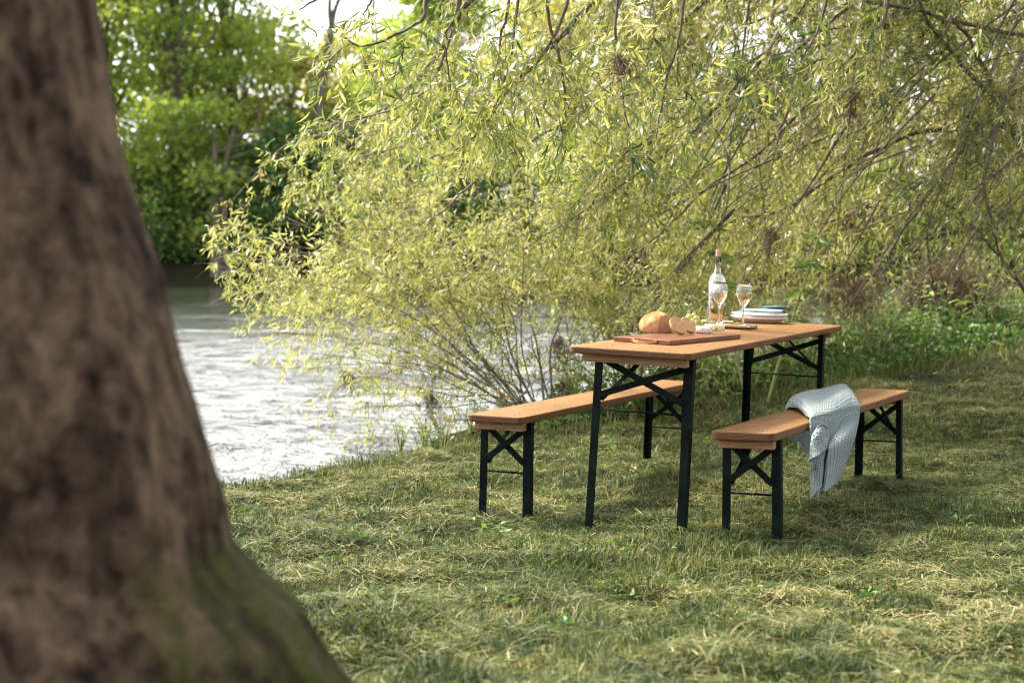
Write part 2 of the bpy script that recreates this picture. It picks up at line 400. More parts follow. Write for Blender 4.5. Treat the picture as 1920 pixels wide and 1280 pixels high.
    def mm(a, b, op):
        n_ = N(nt, 'ShaderNodeMath', _operation=op)
        for i, q in enumerate((a, b)):
            if hasattr(q, 'is_output'): nt.links.new(q, n_.inputs[i])
            else: n_.inputs[i].default_value = q
        return n_.outputs[0]
    kk = 2 * PI / .0115
    sx_ = sn(sp.outputs[0], kk); sy_ = sn(sp.outputs[1], kk * 1.0)
    pr = mm(sx_, sy_, 'MULTIPLY'); h = mm(mm(pr, .5, 'MULTIPLY'), .5, 'ADD')
    rib = mm(mm(sn(sp.outputs[0], kk / 1.0, .5), .25, 'MULTIPLY'), .25, 'ADD'); h2 = mm(h, rib, 'ADD')
    n = noise(nt, coords(nt), 200, 3); c = ramp(nt, h2, [(.15, (.035, .045, .045)), (.5, (.16, .2, .2)), (.9, (.26, .31, .305))])
    c = mixc(nt, .12, c, ramp(nt, n, [(.3, (.1, .14, .15)), (.7, (.3, .36, .36))]))
    p = pbr(nt, o, c, .95, bump(nt, h2, 1.0, .003)); p.inputs['Sheen Weight'].default_value = .1; p.inputs['Specular IOR Level'].default_value = .1; M['knit'] = m
    m, nt, o = new_mat('dry_flood_debris'); n = noise(nt, coords(nt), 30, 3); pbr(nt, o, ramp(nt, n, [(.3, (.07, .042, .028)), (.7, (.27, .175, .12))]), .9); M['debris'] = m
    m, nt, o = new_mat('rotten_stump'); n = noise(nt, coords(nt, (3, 3, .7)), 8, 5, .65, .5); pbr(nt, o, ramp(nt, n, [(.3, (.006, .004, .003)), (.7, (.045, .03, .021))]), .95, bump(nt, n, 1, .04), Specular_IOR_Level=.05); M['stump'] = m
    M['hem_shade'] = simple('slate_edge_shade', (.035, .05, .06), .9)  # edging colour that also paints crevice shade beside the folds
    M['yellow_petal'] = simple('yellow_petal', (.75, .42, .02), .5)
    M['white_petal'] = simple('white_petal', (.7, .7, .62), .5)
build_materials()

# ------------------------------------------------------------------ terrain
XS = np.array([-60, -20, -5, -1.3, -.23, 1.2, 2.6, 4.2, 8, 20, 60.])
MOWN = np.array([-8, 1.5, 6.2, 8.4, 9.9, 11.3, 12.6, 13.9, 17, 22, 30.])      # far edge of the mown turf
WEDGE = MOWN + np.array([.4, .4, .4, .45, .9, 1.7, 2.4, 3.4, 6, 8, 9.])       # water's edge
WATER_Z = -.3
FAR_Y = 53.5
def mown_y(x): return np.interp(x, XS, MOWN)
def wedge_y(x): return np.interp(x, XS, WEDGE)
def ground_h(x, y):
    x = np.asarray(x, float); y = np.asarray(y, float)
    u = np.clip((y - 8.6) / 3.6, 0, 1)
    base = -.0056 * np.clip(x, -8, 8) - .0149 * np.clip(y, -2, 9) - .012 + .15 * u * u * (3 - 2 * u)
    q1 = np.clip((x - 1.8) / 2.6, 0, 1); q2 = np.clip((y - 10) / 3.5, 0, 1)
    base = base + .2 * q1 * q1 * (3 - 2 * q1) * q2 * q2 * (3 - 2 * q2)
    b = (vnoise(x * 1.3 + 9, y * 1.3, 3) - .5) * .07 + (vnoise(x * 4, y * 4 + 5, 4) - .5) * .05 + (vnoise(x * 9, y * 9, 5) - .5) * .035
    near = base + b
    d = y - wedge_y(x)                                # >0 over the river
    t = np.clip((d + .35) / 1.2, 0, 1); t = t * t * (3 - 2 * t)
    bed = -1.1
    h = near * (1 - t) + bed * t
    fy = FAR_Y + 1.2 * (vnoise(x * .15, x * 0, 8) - .5) + .02 * np.abs(x)
    t2 = np.clip((y - fy + 1.0) / 2.0, 0, 1); t2 = t2 * t2 * (3 - 2 * t2)
    farh = .6 + np.clip((y - fy) / 40, 0, 1) * 2.2 + (vnoise(x * .5, y * .5, 6) - .5) * .5
    return h * (1 - t2) + farh * t2

def grid_sheet(name, xs, ys, hf, mat, **k):
    X, Y = np.meshgrid(xs, ys); Z = hf(X, Y)
    V = np.stack([X, Y, Z], -1).reshape(-1, 3); nx, ny = len(xs), len(ys)
    i = np.arange(ny - 1)[:, None] * nx; j = np.arange(nx - 1)[None]
    F = np.stack([i + j, i + j + 1, i + nx + j + 1, i + nx + j], -1).reshape(-1, 4)
    return V, F
xs = np.concatenate([np.linspace(-400, -60, 12), np.linspace(-55, -9, 24), np.arange(-8, 9, .07), np.linspace(9.5, 60, 26), np.linspace(70, 400, 12)])
ys = np.concatenate([np.linspace(-60, 0, 10), np.arange(.5, 20, .08), np.linspace(20.5, 48, 14), np.arange(48.5, 62, .4), np.linspace(63, 120, 20), np.linspace(140, 600, 8)])
V, F = grid_sheet('g', xs, ys, ground_h, None)
link('grassy_ground', mesh_tris('grassy_ground', V, F), M['turf'], kind='structure')

# river surface
xs = np.concatenate([np.linspace(-400, -40, 10), np.linspace(-35, 35, 90), np.linspace(40, 400, 10)])
ys = np.concatenate([np.linspace(-60, 4, 8), np.linspace(5, 56, 140)])
V, F = grid_sheet('w', xs, ys, lambda x, y: x * 0 + WATER_Z, None)
# the rough riffle runs nearest; past about 24 m the current is smooth
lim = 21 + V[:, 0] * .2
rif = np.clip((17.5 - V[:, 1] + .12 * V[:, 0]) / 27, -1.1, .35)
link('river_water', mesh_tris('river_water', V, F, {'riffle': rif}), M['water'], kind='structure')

# ------------------------------------------------------------------ turf: short blades and dry clippings
def grass():
    ns, nc = 310000, 450000
    def pts(n, y0=3.2, y1=14.8, pw=1.3):
        u = rng.random(n)
        e = 2 - pw
        y = (y0 ** e + u * (y1 ** e - y0 ** e)) ** (1 / e)
        x = (rng.random(n) - .5) * 2 * (y * .4 + .8)
        return x, y
    def keep(x, y, extra=0.25):
        return y < mown_y(x) + extra
    # standing blades
    x, y = pts(int(ns * 1.25)); k = keep(x, y); x, y = x[k], y[k]; n = len(x)
    tuft = vnoise(x * 5, y * 5, 21); patch = vnoise(x * 1.1, y * 1.1, 22); dry = vnoise(x * 1.7 + 3, y * 1.7, 23)
    pw = rng.random(n)
    L = (.016 + .066 * tuft ** 2.4 + .03 * rng.random(n) ** 2) * (.75 + .6 * patch)
    edge = np.clip(1 - (mown_y(x) - y) / .5, 0, 1); L *= 1 + .5 * edge
    az = rng.random(n) * 2 * PI; lean = rng.normal(.55, .35, n) + .3 * (1 - tuft)
    kx = (vnoise(x * 2.3, y * 2.3, 24) - .5) * 1.8; ky = (vnoise(x * 2.3 + 8, y * 2.3, 25) - .5) * 1.8
    D = unit(np.stack([np.cos(az) * np.sin(lean) + kx * .6, np.sin(az) * np.sin(lean) + ky * .6, np.cos(lean)], -1))
    D[:, 2] = np.abs(D[:, 2])
    B = np.stack([x, y, ground_h(x, y) - .004], -1)
    tint = np.clip(.33 + .3 * (patch - .5) + .36 * (dry - .45) + .3 * (vnoise(x * 9, y * 9, 27) - .5) - .2 * (tuft > .68) + rng.normal(0, .2, n), 0, 1)
    w = .002 + .0018 * rng.random(n)
    # lying clippings
    x2, y2 = pts(int(nc * 1.25)); k = keep(x2, y2, .1); x2, y2 = x2[k], y2[k]; n2 = len(x2)
    cl = vnoise(x2 * 1.6, y2 * 1.6 + 2, 31) * .6 + vnoise(x2 * 5, y2 * 5, 32) * .4
    k = cl + .3 * rng.random(n2) > .42; x2, y2, cl = x2[k], y2[k], cl[k]; n2 = len(x2)
    L2 = .035 + .075 * rng.random(n2) ** 1.6; az = rng.random(n2) * 2 * PI; el = rng.normal(.12, .28, n2)
    D2 = np.stack([np.cos(az) * np.cos(el), np.sin(az) * np.cos(el), np.sin(el)], -1)
    B2 = np.stack([x2, y2, ground_h(x2, y2) + .004 + .04 * rng.random(n2) * cl], -1) - D2 * L2[:, None] * .3
    tint2 = np.clip(.47 + .4 * (vnoise(x2 * 2, y2 * 2, 33) - .5) + .3 * (vnoise(x2 * 6, y2 * 6, 34) - .5) - .3 * (vnoise(x2 * 7 + 3, y2 * 7, 35) < .3) + rng.normal(0, .24, n2), .0, 1)
    w2 = .0018 + .002 * rng.random(n2)
    P = np.vstack([B, B2]); D = np.vstack([D, D2]); L = np.r_[L, L2]; w = np.r_[w, w2]; t = np.r_[tint, tint2]
    n = len(P)
    S = unit(np.cross(D, np.tile([0, 0, 1.], (n, 1)) + rng.normal(0, .35, (n, 3)))); Bn = rng.normal(0, .3, n)
    Bn = Bn - .12
    Z = np.zeros((n, 3)); Z[:, 2] = 1
    side = np.cross(D, S) * 0 + Z * 1
    mid = P + D * (L * .55)[:, None]
    bend = np.where(rng.random(n) < .35, .45, .2) * L
    lat = unit(rng.normal(size=(n, 3))) * [1, 1, .3]
    tip = P + D * L[:, None] * .95 - Z * (bend * .5)[:, None] + lat * (bend * .7)[:, None]
    V = np.stack([P - S * w[:, None] / 2, P + S * w[:, None] / 2, mid - S * w[:, None] * .45, mid + S * w[:, None] * .45, tip], 1)
    tr = np.array([[0, 1, 3], [0, 3, 2], [2, 3, 4]])
    F = (np.arange(n)[:, None, None] * 5 + tr).reshape(-1, 3)
    me = mesh_tris('turf_grass', V.reshape(-1, 3), F, {'tint': np.repeat(t, 5)})
    link('turf_grass', me, M['grass'], smooth=False, kind='stuff', label='short mown green grass mixed with dry yellow clippings', cat='grass')
grass()

# longer stray stems and tall edge grass along the bank
def tall_grass():
    n = 9000
    x = rng.uniform(-2.5, 7.5, n); off = rng.normal(0.05, .22, n) + np.where(rng.random(n) < .4, rng.random(n) * .9, 0) * (x > .2)
    y = mown_y(x) + off
    L = .08 + .16 * rng.random(n) ** 1.5 * (.5 + vnoise(x * 2, y * 2, 41)) + .06 * (x > 1.5)
    L[:] *= np.where(x < .2, .32, .62)
    # stray stems over the lawn
    m = 700; y2 = rng.uniform(3.6, 10, m); x2 = (rng.random(m) - .5) * y2 * .64; k = y2 < mown_y(x2); x2, y2 = x2[k], y2[k]
    x = np.r_[x, x2]; y = np.r_[y, y2]; L = np.r_[L, .1 + .1 * rng.random(len(x2))]
    n = len(x); az = rng.random(n) * 2 * PI; le = np.abs(rng.normal(.35, .3, n)); le[-len(x2):] = rng.normal(1.1, .25, len(x2))
    dirh = np.stack([np.cos(az), np.sin(az), np.zeros(n)], -1)
    P0 = np.stack([x, y, ground_h(x, y) - .005], -1)
    t = np.linspace(0, 1, 6)[None, :, None]; Ln = L[:, None, None]
    up = np.array([0, 0, 1.])
    P = P0[:, None] + up * (Ln * t * (1 - .38 * t * np.sin(le)[:, None, None] - .3 * t * t * (le[:, None, None] > .8))) * np.cos(le * .6)[:, None, None] + dirh[:, None] * (Ln * t ** 1.6 * np.sin(le)[:, None, None])
    S = unit(np.cross(np.tile(up, (n, 1)), dirh) + rng.normal(0, .2, (n, 3)))[:, None]; w = (.0045 * (1 - t ** 2 * .95))
    V = np.concatenate([P - S * w / 2, P + S * w / 2], 1)
    i = np.arange(5); q = np.stack([i, i + 1, i + 7, i + 6], -1)
    F = (np.arange(n)[:, None, None] * 12 + q).reshape(-1, 4)
    tint = np.clip(rng.normal(.45, .2, n), 0, 1)
    link('edge_grass', mesh_tris('edge_grass', V.reshape(-1, 3), F, {'tint': np.repeat(tint, 12)}), M['grass'], smooth=False, kind='stuff', label='longer grass stems along the edge of the river bank', cat='grass')
tall_grass()
def lawn_weeds():
    n = 150; y = rng.uniform(5, 11, n); x = (rng.random(n) - .5) * y * .66; k = y < mown_y(x) - .1; x, y = x[k], y[k]; n = len(x); m = 7
    X = np.repeat(x, m) + rng.normal(0, .02, n * m); Y = np.repeat(y, m) + rng.normal(0, .02, n * m); az = rng.random(n * m) * 2 * PI
    D = unit(np.stack([np.cos(az), np.sin(az), rng.uniform(.05, .7, n * m)], -1)); L = rng.uniform(.015, .04, n * m) * np.repeat(rng.uniform(.5, 1.2, n), m)
    P = np.stack([X, Y, ground_h(X, Y) + rng.uniform(.01, .035, n * m)], -1)
    link('lawn_weeds', leaves_mesh('lw', P, D, L, L * .45, 'broad', np.clip(rng.normal(.5, .2, n * m), 0, 1)), M['herb'], kind='stuff', label='small broad leaved weeds scattered through the mown grass', cat='weeds')
lawn_weeds()

# ------------------------------------------------------------------ table and benches
SC = 1.18
def pose(p):
    R = Matrix.Rotation(p[3], 3, 'Z') @ Matrix.Rotation(p[5], 3, 'Y') @ Matrix.Rotation(p[4], 3, 'X')
    return R, Vector((p[0] * SC, p[1] * SC, p[2] * SC + CAMH))
T_R, T_O = pose([.8127, 6.6897, -.3585, 1.1587, .0363, .0025])
A_R, A_O = pose([.348, 7.1174, -.6324, 1.1733, .0204, .0148])
B_R, B_O = pose([1.1745, 6.5467, -.6273, 1.1457, -.0065, .0129])

def plank(L, W, T, cr, name, mat, parent, z):
    """solid board with clipped, rounded corners and worn edges"""
    pts = []
    for sx, sy, a0 in ((1, 1, 0), (-1, 1, 90), (-1, -1, 180), (1, -1, 270)):
        for k in range(6):
            a = math.radians(a0 + k * 18); pts.append((sx * (L / 2 - cr) + cr * math.cos(a), sy * (W / 2 - cr) + cr * math.sin(a)))
    n = len(pts); V = [(x, y, z - T) for x, y in pts] + [(x, y, z) for x, y in pts]
    F = [tuple(range(n))[::-1], tuple(range(n, 2 * n))] + [(i, (i + 1) % n, n + (i + 1) % n, n + i) for i in range(n)]
    mb = MB(); mb.add(V, F)
    return mb.build(name, mat, parent, bevel=.006, seg=3, smooth=False)

def trestle(name, R, O, L, W, H, th, inset, ly, out, cr, cleat_in, label, cat, group, wood):
    base = O - R @ Vector((0, 0, H))
    root = empty(name, base, R, label=label, cat=cat, group=group)
    top = plank(L, W, th, cr, 'tabletop' if cat == 'table' else 'seat', wood, root, H)
    for sx in (-1, 1):
        xe = sx * (L / 2 - cleat_in)
        MB().box(min(xe, xe - sx * .045), max(xe, xe - sx * .045), -W * .43, W * .43, H - th - .034, H - th - .0005).build('cleat', M['cleat'], root, bevel=.002)
        xl = sx * (L / 2 - inset); xf = xl + sx * out
        zt = H - th - .001; zb = -.03
        for sy in (-1, 1):
            a = Vector((xl, sy * ly, zt)); b = Vector((xf, sy * (ly + .004), zb))
            mb = MB(); w = .034; t = .0035
            mb.bar(a, b, w, t, (0, 1, 0))                                  # flange facing the end
            o2 = Vector((-sx * w / 2, -sy * 0 + (w / 2 if sy > 0 else -w / 2) - sy * t / 2, 0)) + Vector((-sx * t / 2, 0, 0))
            mb.bar(a + o2, b + o2, w, t, (1, 0, 0))                        # flange facing the side
            mb.build('leg', M['steel'], root, bevel=.001)
        def P(f, y, dx=0): return Vector((xl + (xf - xl) * f + dx, y, zt + (zb - zt) * f))
        f0, f1 = (.015, .255) if cat == 'table' else (.03, .40)
        br = MB(); br.bar(P(f0 + .02, ly - .01, sx * .004), P(f1, -ly + .012, sx * .004), .026, .004, (0, 0, 1))
        br.build('cross_brace', M['steel'], root, bevel=.0008)
        br = MB(); br.bar(P(f0 + .05, -ly + .01, sx * .009), P(f1 - .02, ly - .012, sx * .009), .026, .004, (0, 0, 1))
        br.build('cross_brace', M['steel'], root, bevel=.0008)
        fr = .315 if cat == 'table' else .50
        MB().tube([P(fr, -ly, -sx * .002), P(fr, ly, -sx * .002)], .0042, 8).build('spreader_rod', M['steel'], root, smooth=True)
        for sy in (-1, 1):
            fs = .265 if cat == 'table' else .42
            a = P(fs, sy * (ly - .014), -sx * .008); b = Vector((xl - sx * (.33 if cat == 'table' else .22), sy * ly * .38, zt))
            MB().bar(a, b, .018, .004, (0, 1, .3)).build('folding_stay', M['steel'], root, bevel=.0008)
        for bx in (.0, .06):
            for sy in (-1, 1):
                MB().lathe([(0, .0012), (.0055, .0012), (.0065, 0.0), (.0065, -.004), (0, -.004)], 12, (xe - sx * (.02 + bx), sy * W * .24, H + .0002)).build('bolt', M['bolt'], root)
    return root, base

G = 'trestle beer garden benches either side of the table'
TH = .727; BH = .437
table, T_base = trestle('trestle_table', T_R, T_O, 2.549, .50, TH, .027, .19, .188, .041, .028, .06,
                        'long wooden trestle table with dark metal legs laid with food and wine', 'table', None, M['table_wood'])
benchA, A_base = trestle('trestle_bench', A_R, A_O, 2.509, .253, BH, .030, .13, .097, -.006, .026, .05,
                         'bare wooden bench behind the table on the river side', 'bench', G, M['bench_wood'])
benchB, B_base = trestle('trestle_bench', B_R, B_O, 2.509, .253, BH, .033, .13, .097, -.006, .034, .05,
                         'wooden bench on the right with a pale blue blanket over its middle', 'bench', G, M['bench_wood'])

def ray_local(px, py, R, O, axis, val):
    """intersect the view ray with local plane axis=val of frame (R,O); returns local coords"""
    d = Vector(at(px, py, 1.0)) - Vector((0, 0, CAMH)); Rt = R.transposed()
    dl = Rt @ d; ol = Rt @ (Vector((0, 0, CAMH)) - O); t = (val - ol[axis]) / dl[axis]
    return ol + dl * t
def on_table(px, py, z=0):
    p = ray_local(px, py, T_R, T_O, 2, z); return p
def tw(p): return T_O + T_R @ Vector(p)
def troot(name, px, py, z=0, spin=0, **k):
    p = on_table(px, py, z)
    return empty(name, tw(p), T_R @ Matrix.Rotation(spin, 3, 'Z'), **k), p

# ------------------------------------------------------------------ things on the table
# cutting board
c0 = on_table(1173, 625, .02); c1 = on_table(1257, 638.5, .02); c2 = on_table(1389, 626.5, .02)
ex = Vector((c2.x - c1.x, c2.y - c1.y, 0)); BL = ex.length; ang = math.atan2(ex.y, ex.x); ey = Vector((-math.sin(ang), math.cos(ang), 0))
BW = min(max((c0 - c1).dot(ey), .16), .26)
cc = Vector((c1.x, c1.y, 0)) + ex / 2 + ey * BW / 2
B2R = T_R @ Matrix.Rotation(ang, 3, 'Z')
board = empty('serving_board', tw(cc), B2R, label='reddish brown rectangular wooden board with a leather strap handle', cat='board')
MB().box(-BL / 2, BL / 2, -BW / 2, BW / 2, .0005, .02).build('board', M['board'], board, bevel=.0025, seg=3)
hp = [(-BL / 2 - .001, -.085, .010), (-BL / 2 - .012, -.068, .006), (-BL / 2 - .020, -.03, .004), (-BL / 2 - .021, 0, .0035), (-BL / 2 - .020, .03, .004), (-BL / 2 - .012, .068, .006), (-BL / 2 - .001, .085, .010)]
hp = catmull([(a, b * .62 - .012, c + .004) for a, b, c in hp], 5)
mb = MB()
for a, b in zip(hp[:-1], hp[1:]): mb.bar(a, b + (b - a) * .1, .011, .003, (0, 0, 1))
mb.build('strap_handle', M['leather'], board)
for sy in (-1, 1):
    m2 = MB(); Mx = Matrix.Rotation(-PI / 2, 3, 'Y')
    m2.tube([(-BL / 2 + .002, sy * .055 - .012, .012), (-BL / 2 - .008, sy * .055 - .012, .012)], .0058, 12); m2.build('rivet', M['copper'], board)
def bw(x, y, z=.0205): return tw(cc) + B2R @ Vector((x, y, z))
def board_at(px, py, z=.0205):
    p = on_table(px, py, z); q = Matrix.Rotation(-ang, 3, 'Z') @ (p - cc); return q.x, q.y

def blob(n1, n2, f):
    """closed uv surface from f(theta, phi)->vec"""
    V = [f(0, 0)]; F = []
    for i in range(1, n1):
        for j in range(n2): V.append(f(PI * i / n1, 2 * PI * j / n2))
    V.append(f(PI, 0)); L = len(V) - 1
    for j in range(n2): F.append((0, 1 + j, 1 + (j + 1) % n2)); F.append((L, L - n2 + (j + 1) % n2, L - n2 + j))
    for i in range(n1 - 2):
        for j in range(n2):
            a = 1 + i * n2 + j; b = 1 + i * n2 + (j + 1) % n2; F.append((a, a + n2, b + n2, b))
    return V, F

# loaf: half a boule, cut end towards +x
lx, ly_ = board_at(1231, 622)
sc_ = 7.05 / FPX                      # metres per photo pixel here
LW = 66 * sc_; LHh = 40 * sc_
def loaf_f(th, ph):
    # a domed boule, flat below, sliced off square at the +x end
    u = -math.cos(th); x = u
    if x < .6:
        r = max(0, 1 - ((x - .02) / 1.02) ** 2) ** .5 if x < .02 else (1 - .18 * ((x - .02) / .58) ** 2)
    else:
        r0 = .82; k = (x - .6) / .4; x = .6 + .01 * k; r = r0 * (1 - k)
    y = math.cos(ph) * r; z = math.sin(ph) * r
    b = 1 + .03 * math.sin(3 * ph + 2 * u) + .025 * math.sin(6 * u + 2.5 * ph) + .012 * math.sin(11 * ph + 9 * u)
    # a broad baker's cut along the top
    if z > 0: b += .06 * math.exp(-((ph - 1.25 - .25 * u) / .22) ** 2) - .05 * math.exp(-((ph - 1.75 - .25 * u) / .18) ** 2)
    z *= b; y *= b
    if z < 0: z = -min(.36, -z * .8)
    return (x * LW * .56, y * LW * .52, (z + .36) / 1.36 * LHh * 1.02)
V, F = blob(40, 48, loaf_f)
loaf = empty('bread_loaf', bw(lx, ly_), T_R @ Matrix.Rotation(math.radians(-104), 3, 'Z'), label='crusty round loaf with its end cut off lying on the wooden board', cat='bread')
me = mesh_py('crust', V, F); o = link('crust', me, [M['crust'], M['crumb']], loaf)
xm = max(v[0] for v in V)
for p in me.polygons:
    if p.center.x > xm * .963 and abs(p.normal.x) > .8: p.material_index = 1

def slice_obj(px, py, tilt, spin, w, h, lab):
    x, y = board_at(px, py); n = 28; th = .014
    V = []; F = []
    for s in (0, 1):
        V.append((s * th, 0, h * .45))
        for k in range(n):
            a = 2 * PI * k / n; yy = math.cos(a) * w / 2 * (1 + .05 * math.sin(3 * a)); zz = math.sin(a); zz = (zz * .55 + .42) * h if zz > 0 else (zz * .42 + .42) * h
            V.append((s * th + .001 * math.sin(5 * a), yy, zz))
    for k in range(n):
        j = (k + 1) % n
        F.append((0, 1 + j, 1 + k)); F.append((n + 1, n + 2 + k, n + 2 + j)); F.append((1 + k, 1 + j, n + 2 + j, n + 2 + k))
    R = T_R @ Matrix.Rotation(spin, 3, 'Z') @ Matrix.Rotation(tilt, 3, 'Y')
    r = empty('bread_slice', bw(x, y, .021), R, label=lab, cat='bread', group='bread slices leaning against the loaf')
    me = mesh_py('crumb', V, F); o = link('crumb', me, [M['crumb'], M['crust']], r, smooth=False)
    for p in me.polygons:
        if len(p.vertices) == 4: p.material_index = 1
    b = o.modifiers.new('b', 'BEVEL'); b.width = .0015; b.segments = 2
slice_obj(1277, 628, math.radians(-38), math.radians(-118), .085, .09, 'larger bread slice leaning directly against the cut loaf')
slice_obj(1296, 626, math.radians(-40), math.radians(-114), .078, .082, 'smaller bread slice leaning on the other slice, furthest from the loaf')

# cheeses
def cheese(px, py, r, h, mat, lab):
    x, y = board_at(px, py)
    prof = [(0, .0005), (r * .93, .0005), (r, h * .18), (r * 1.01, h * .5), (r * .99, h * .82), (r * .93, h), (r * .5, h * 1.02), (0, h * 1.01)]
    o = MB().lathe(prof, 36).build('cheese_round', mat, None, smooth=True, rot=T_R, loc=bw(x, y, .0205))
    for v in o.data.vertices:
        v.co.x *= 1 + .02 * math.sin(v.co.y * 300); v.co.y *= 1 + .02 * math.sin(v.co.x * 260); v.co.z *= 1 + .03 * math.sin(v.co.x * 200 + v.co.y * 170)
    tag(o, lab, 'cheese', 'small round cheeses on the board')
cheese(1317.5, 624, .037, .027, M['cranberry_cheese'], 'pinkish white round cheese flecked with dark red berries')
cheese(1339, 620, .046, .028, M['herb_cheese'], 'yellow round cheese flecked with green herbs behind the berry cheese')

# grapes
gx, gy = board_at(1296, 616)
gr = empty('grape_bunch', bw(gx, gy), T_R, label='bunch of pale green grapes beside the bread slices', cat='grapes')
st = MB()
gp = []
R0 = .0112
tries = 0
while len(gp) < 46 and tries < 6000:
    tries += 1
    x = random.uniform(-.055, .055); y = random.uniform(-.04, .04)
    hmax = .052 * max(0, 1 - (x / .065) ** 2) * max(0, 1 - (y / .05) ** 2); z = random.uniform(0, 1) * hmax + R0 * .97
    if all((x - a) ** 2 + (y - b) ** 2 + (z - c) ** 2 > (R0 * 1.72) ** 2 for a, b, c in gp): gp.append((x, y, z))
gme = None
for x, y, z in gp:
    if gme is None:
        g0 = MB().lathe([(R0 * math.sin(PI * k / 9), -R0 * 1.08 * math.cos(PI * k / 9)) for k in range(10)], 14).build('grape', M['grape'], gr, smooth=True); gme = g0.data
    else:
        g0 = bpy.data.objects.new('grape', gme); C.objects.link(g0); g0.parent = gr
    g0.location = (x, y, z); g0.rotation_euler = (random.uniform(-1, 1), random.uniform(-1, 1), 0)
    st.tube([(x, y, z), (x * .6, y * .5, z * .6 + .012)], .0011, 5)
st.tube([(-.05, 0, .02), (0, .003, .04), (.05, 0, .025)], .002, 6); st.build('stalk', M['stalk'], gr)

# woven trivets
def trivet(px, py, r, lab):
    root, p = troot('woven_trivet', px, py, .004, label=lab, cat='trivet', group='round woven trivets on the table')
    n = 60; mb = MB()
    rr = .0065; ri = .006
    # plaited concentric rings: two strands winding round each other
    while ri < r - rr * .6:
        m = max(10, int(2 * PI * ri / .006)); big = ri + rr * 1.7 > r - rr * .6
        for ph in (0, PI):
            pts = []
            for k in range(m * 2 + 1):
                a = 2 * PI * k / (m * 2); w = a * m / 3.2 if m > 12 else a * 4
                w = a * round(m / 3.2) + ph
                pts.append(((ri + .0028 * math.cos(w)) * math.cos(a), (ri + .0028 * math.cos(w)) * math.sin(a), (.0085 + .0045 * math.sin(w))))
            mb.tube(pts, .0040 if not big else .0048, 6, caps=False)
        ri += rr * 1.55
    mb.build('plaited_mat', M['weave'], root, smooth=True)
    return root, p
trivet(1384, 614, .100, 'woven grass trivet under the right hand wine glass')
trivet(1345, 607, .085, 'woven grass trivet under the wine bottle and left glass')

# wine bottle with diamond relief
bot, bp = troot('wine_bottle', 1341.5, 605.5, .0172, label='tall clear glass bottle with diamond relief and a cork, half full', cat='bottle')
prof = [(.0, .004), (.02, .003), (.036, 0), (.0405, .004), (.0415, .012), (.0418, .10), (.0418, .175), (.0405, .198), (.036, .218), (.028, .232), (.0195, .242), (.0155, .252), (.0142, .27), (.0138, .315), (.0155, .3165), (.0155, .322), (.0135, .323)]
pr = catmull([(a, b, 0) for a, b in prof], 14)[:, :2]
n = 120
V = []; F = []
rings = [(0, .004, 0)] ; rows = []
P_out = [(max(r, 0), z) for r, z in pr]
inner = [(.0118, .323), (.0112, .27), (.0125, .25), (.016, .241), (.023, .2305), (.030, .217), (.0345, .198), (.0358, .175), (.0358, .02), (.033, .010), (.0, .010)]
allp = P_out + inner
mb = MB(); mb.lathe(allp, n)
Vn = []
for x, y, z in mb.V:
    r = math.hypot(x, y); a = math.atan2(y, x)
    if r > .0375 or (.195 < z < .236 and r > .02 and any(abs(math.hypot(x, y) - q[0]) < 1e-5 and abs(z - q[1]) < 1e-5 for q in P_out)):
        if .008 < z < .236:
            d = abs(math.sin(a * 9 + z * 210)) * abs(math.sin(a * 9 - z * 210)); r2 = r + .0056 * (1 - d) - .0040
            x *= r2 / r; y *= r2 / r
    Vn.append((x, y, z))
mb.V = Vn
mb.build('bottle_glass', M['bottle_glass'], bot, smooth=True)
wl = .133
MB().lathe([(0, .0105), (.0325, .0105), (.0354, .02), (.0354, wl - .001), (.035, wl), (0, wl)], 48).build('wine', M['bottle_wine'], bot, smooth=False)
MB().lathe([(0, .3165), (.0110, .3165), (.0125, .325), (.0128, .355), (.012, .357), (0, .357)], 24).build('cork', M['cork'], bot, smooth=False)
# paper label on the side facing the camera
lb = MB(); V = []; F = []; nn = 14
dcam = T_R.transposed() @ (Vector((0, 0, CAMH)) - tw(bp)); a0 = math.atan2(dcam.y, dcam.x) - .25
for i in range(nn + 1):
    a = a0 - .62 + 1.24 * i / nn
    for z in (.132, .186): V += [(.0434 * math.cos(a), .0434 * math.sin(a), z), (.0438 * math.cos(a), .0438 * math.sin(a), z)]
for i in range(nn):
    b = i * 4; F += [(b + 1, b + 5, b + 7, b + 3), (b, b + 2, b + 6, b + 4), (b, b + 4, b + 5, b + 1), (b + 2, b + 3, b + 7, b + 6)]
lb.add(V, F); lb.build('label', M['label'], bot, smooth=True)

def wineglass(px, py, z, lab):
    root, p = troot('wine_glass', px, py, z, label=lab, cat='wine glass', group='wine glasses on the table')
    H = .205
    out = [(0, .0035), (.012, .0035), (.03, .0012), (.034, 0.0005)]
    outer = [(.034, .0015), (.028, .003), (.015, .0075), (.0065, .016), (.0042, .03), (.0038, .06), (.0042, .082), (.0075, .092), (.014, .101), (.024, .115), (.033, .134), (.0382, .155), (.0388, .17), (.0365, .19), (.0345, H)]
    outer = [tuple(q[:2]) for q in catmull([(a, b, 0) for a, b in outer], 4)]
    inner = [(.0337, H), (.0357, .19), (.038, .17), (.0374, .155), (.0321, .134), (.023, .1155), (.013, .1025), (.005, .0955), (0, .095)]
    MB().lathe([(0, 0.0005), (.034, .0005)] + outer + inner, 40).build('glass', M['glass'], root, smooth=True)
    wz = .155
    MB().lathe([(0, .0955), (.005, .096), (.0128, .1032), (.0226, .1162), (.0318, .1345), (.0369, wz - .0005), (.0365, wz), (0, wz)], 40).build('wine', M['wine'], root, smooth=False)
wineglass(1347, 609.5, .0172, 'left wine glass of pale rose wine in front of the bottle')
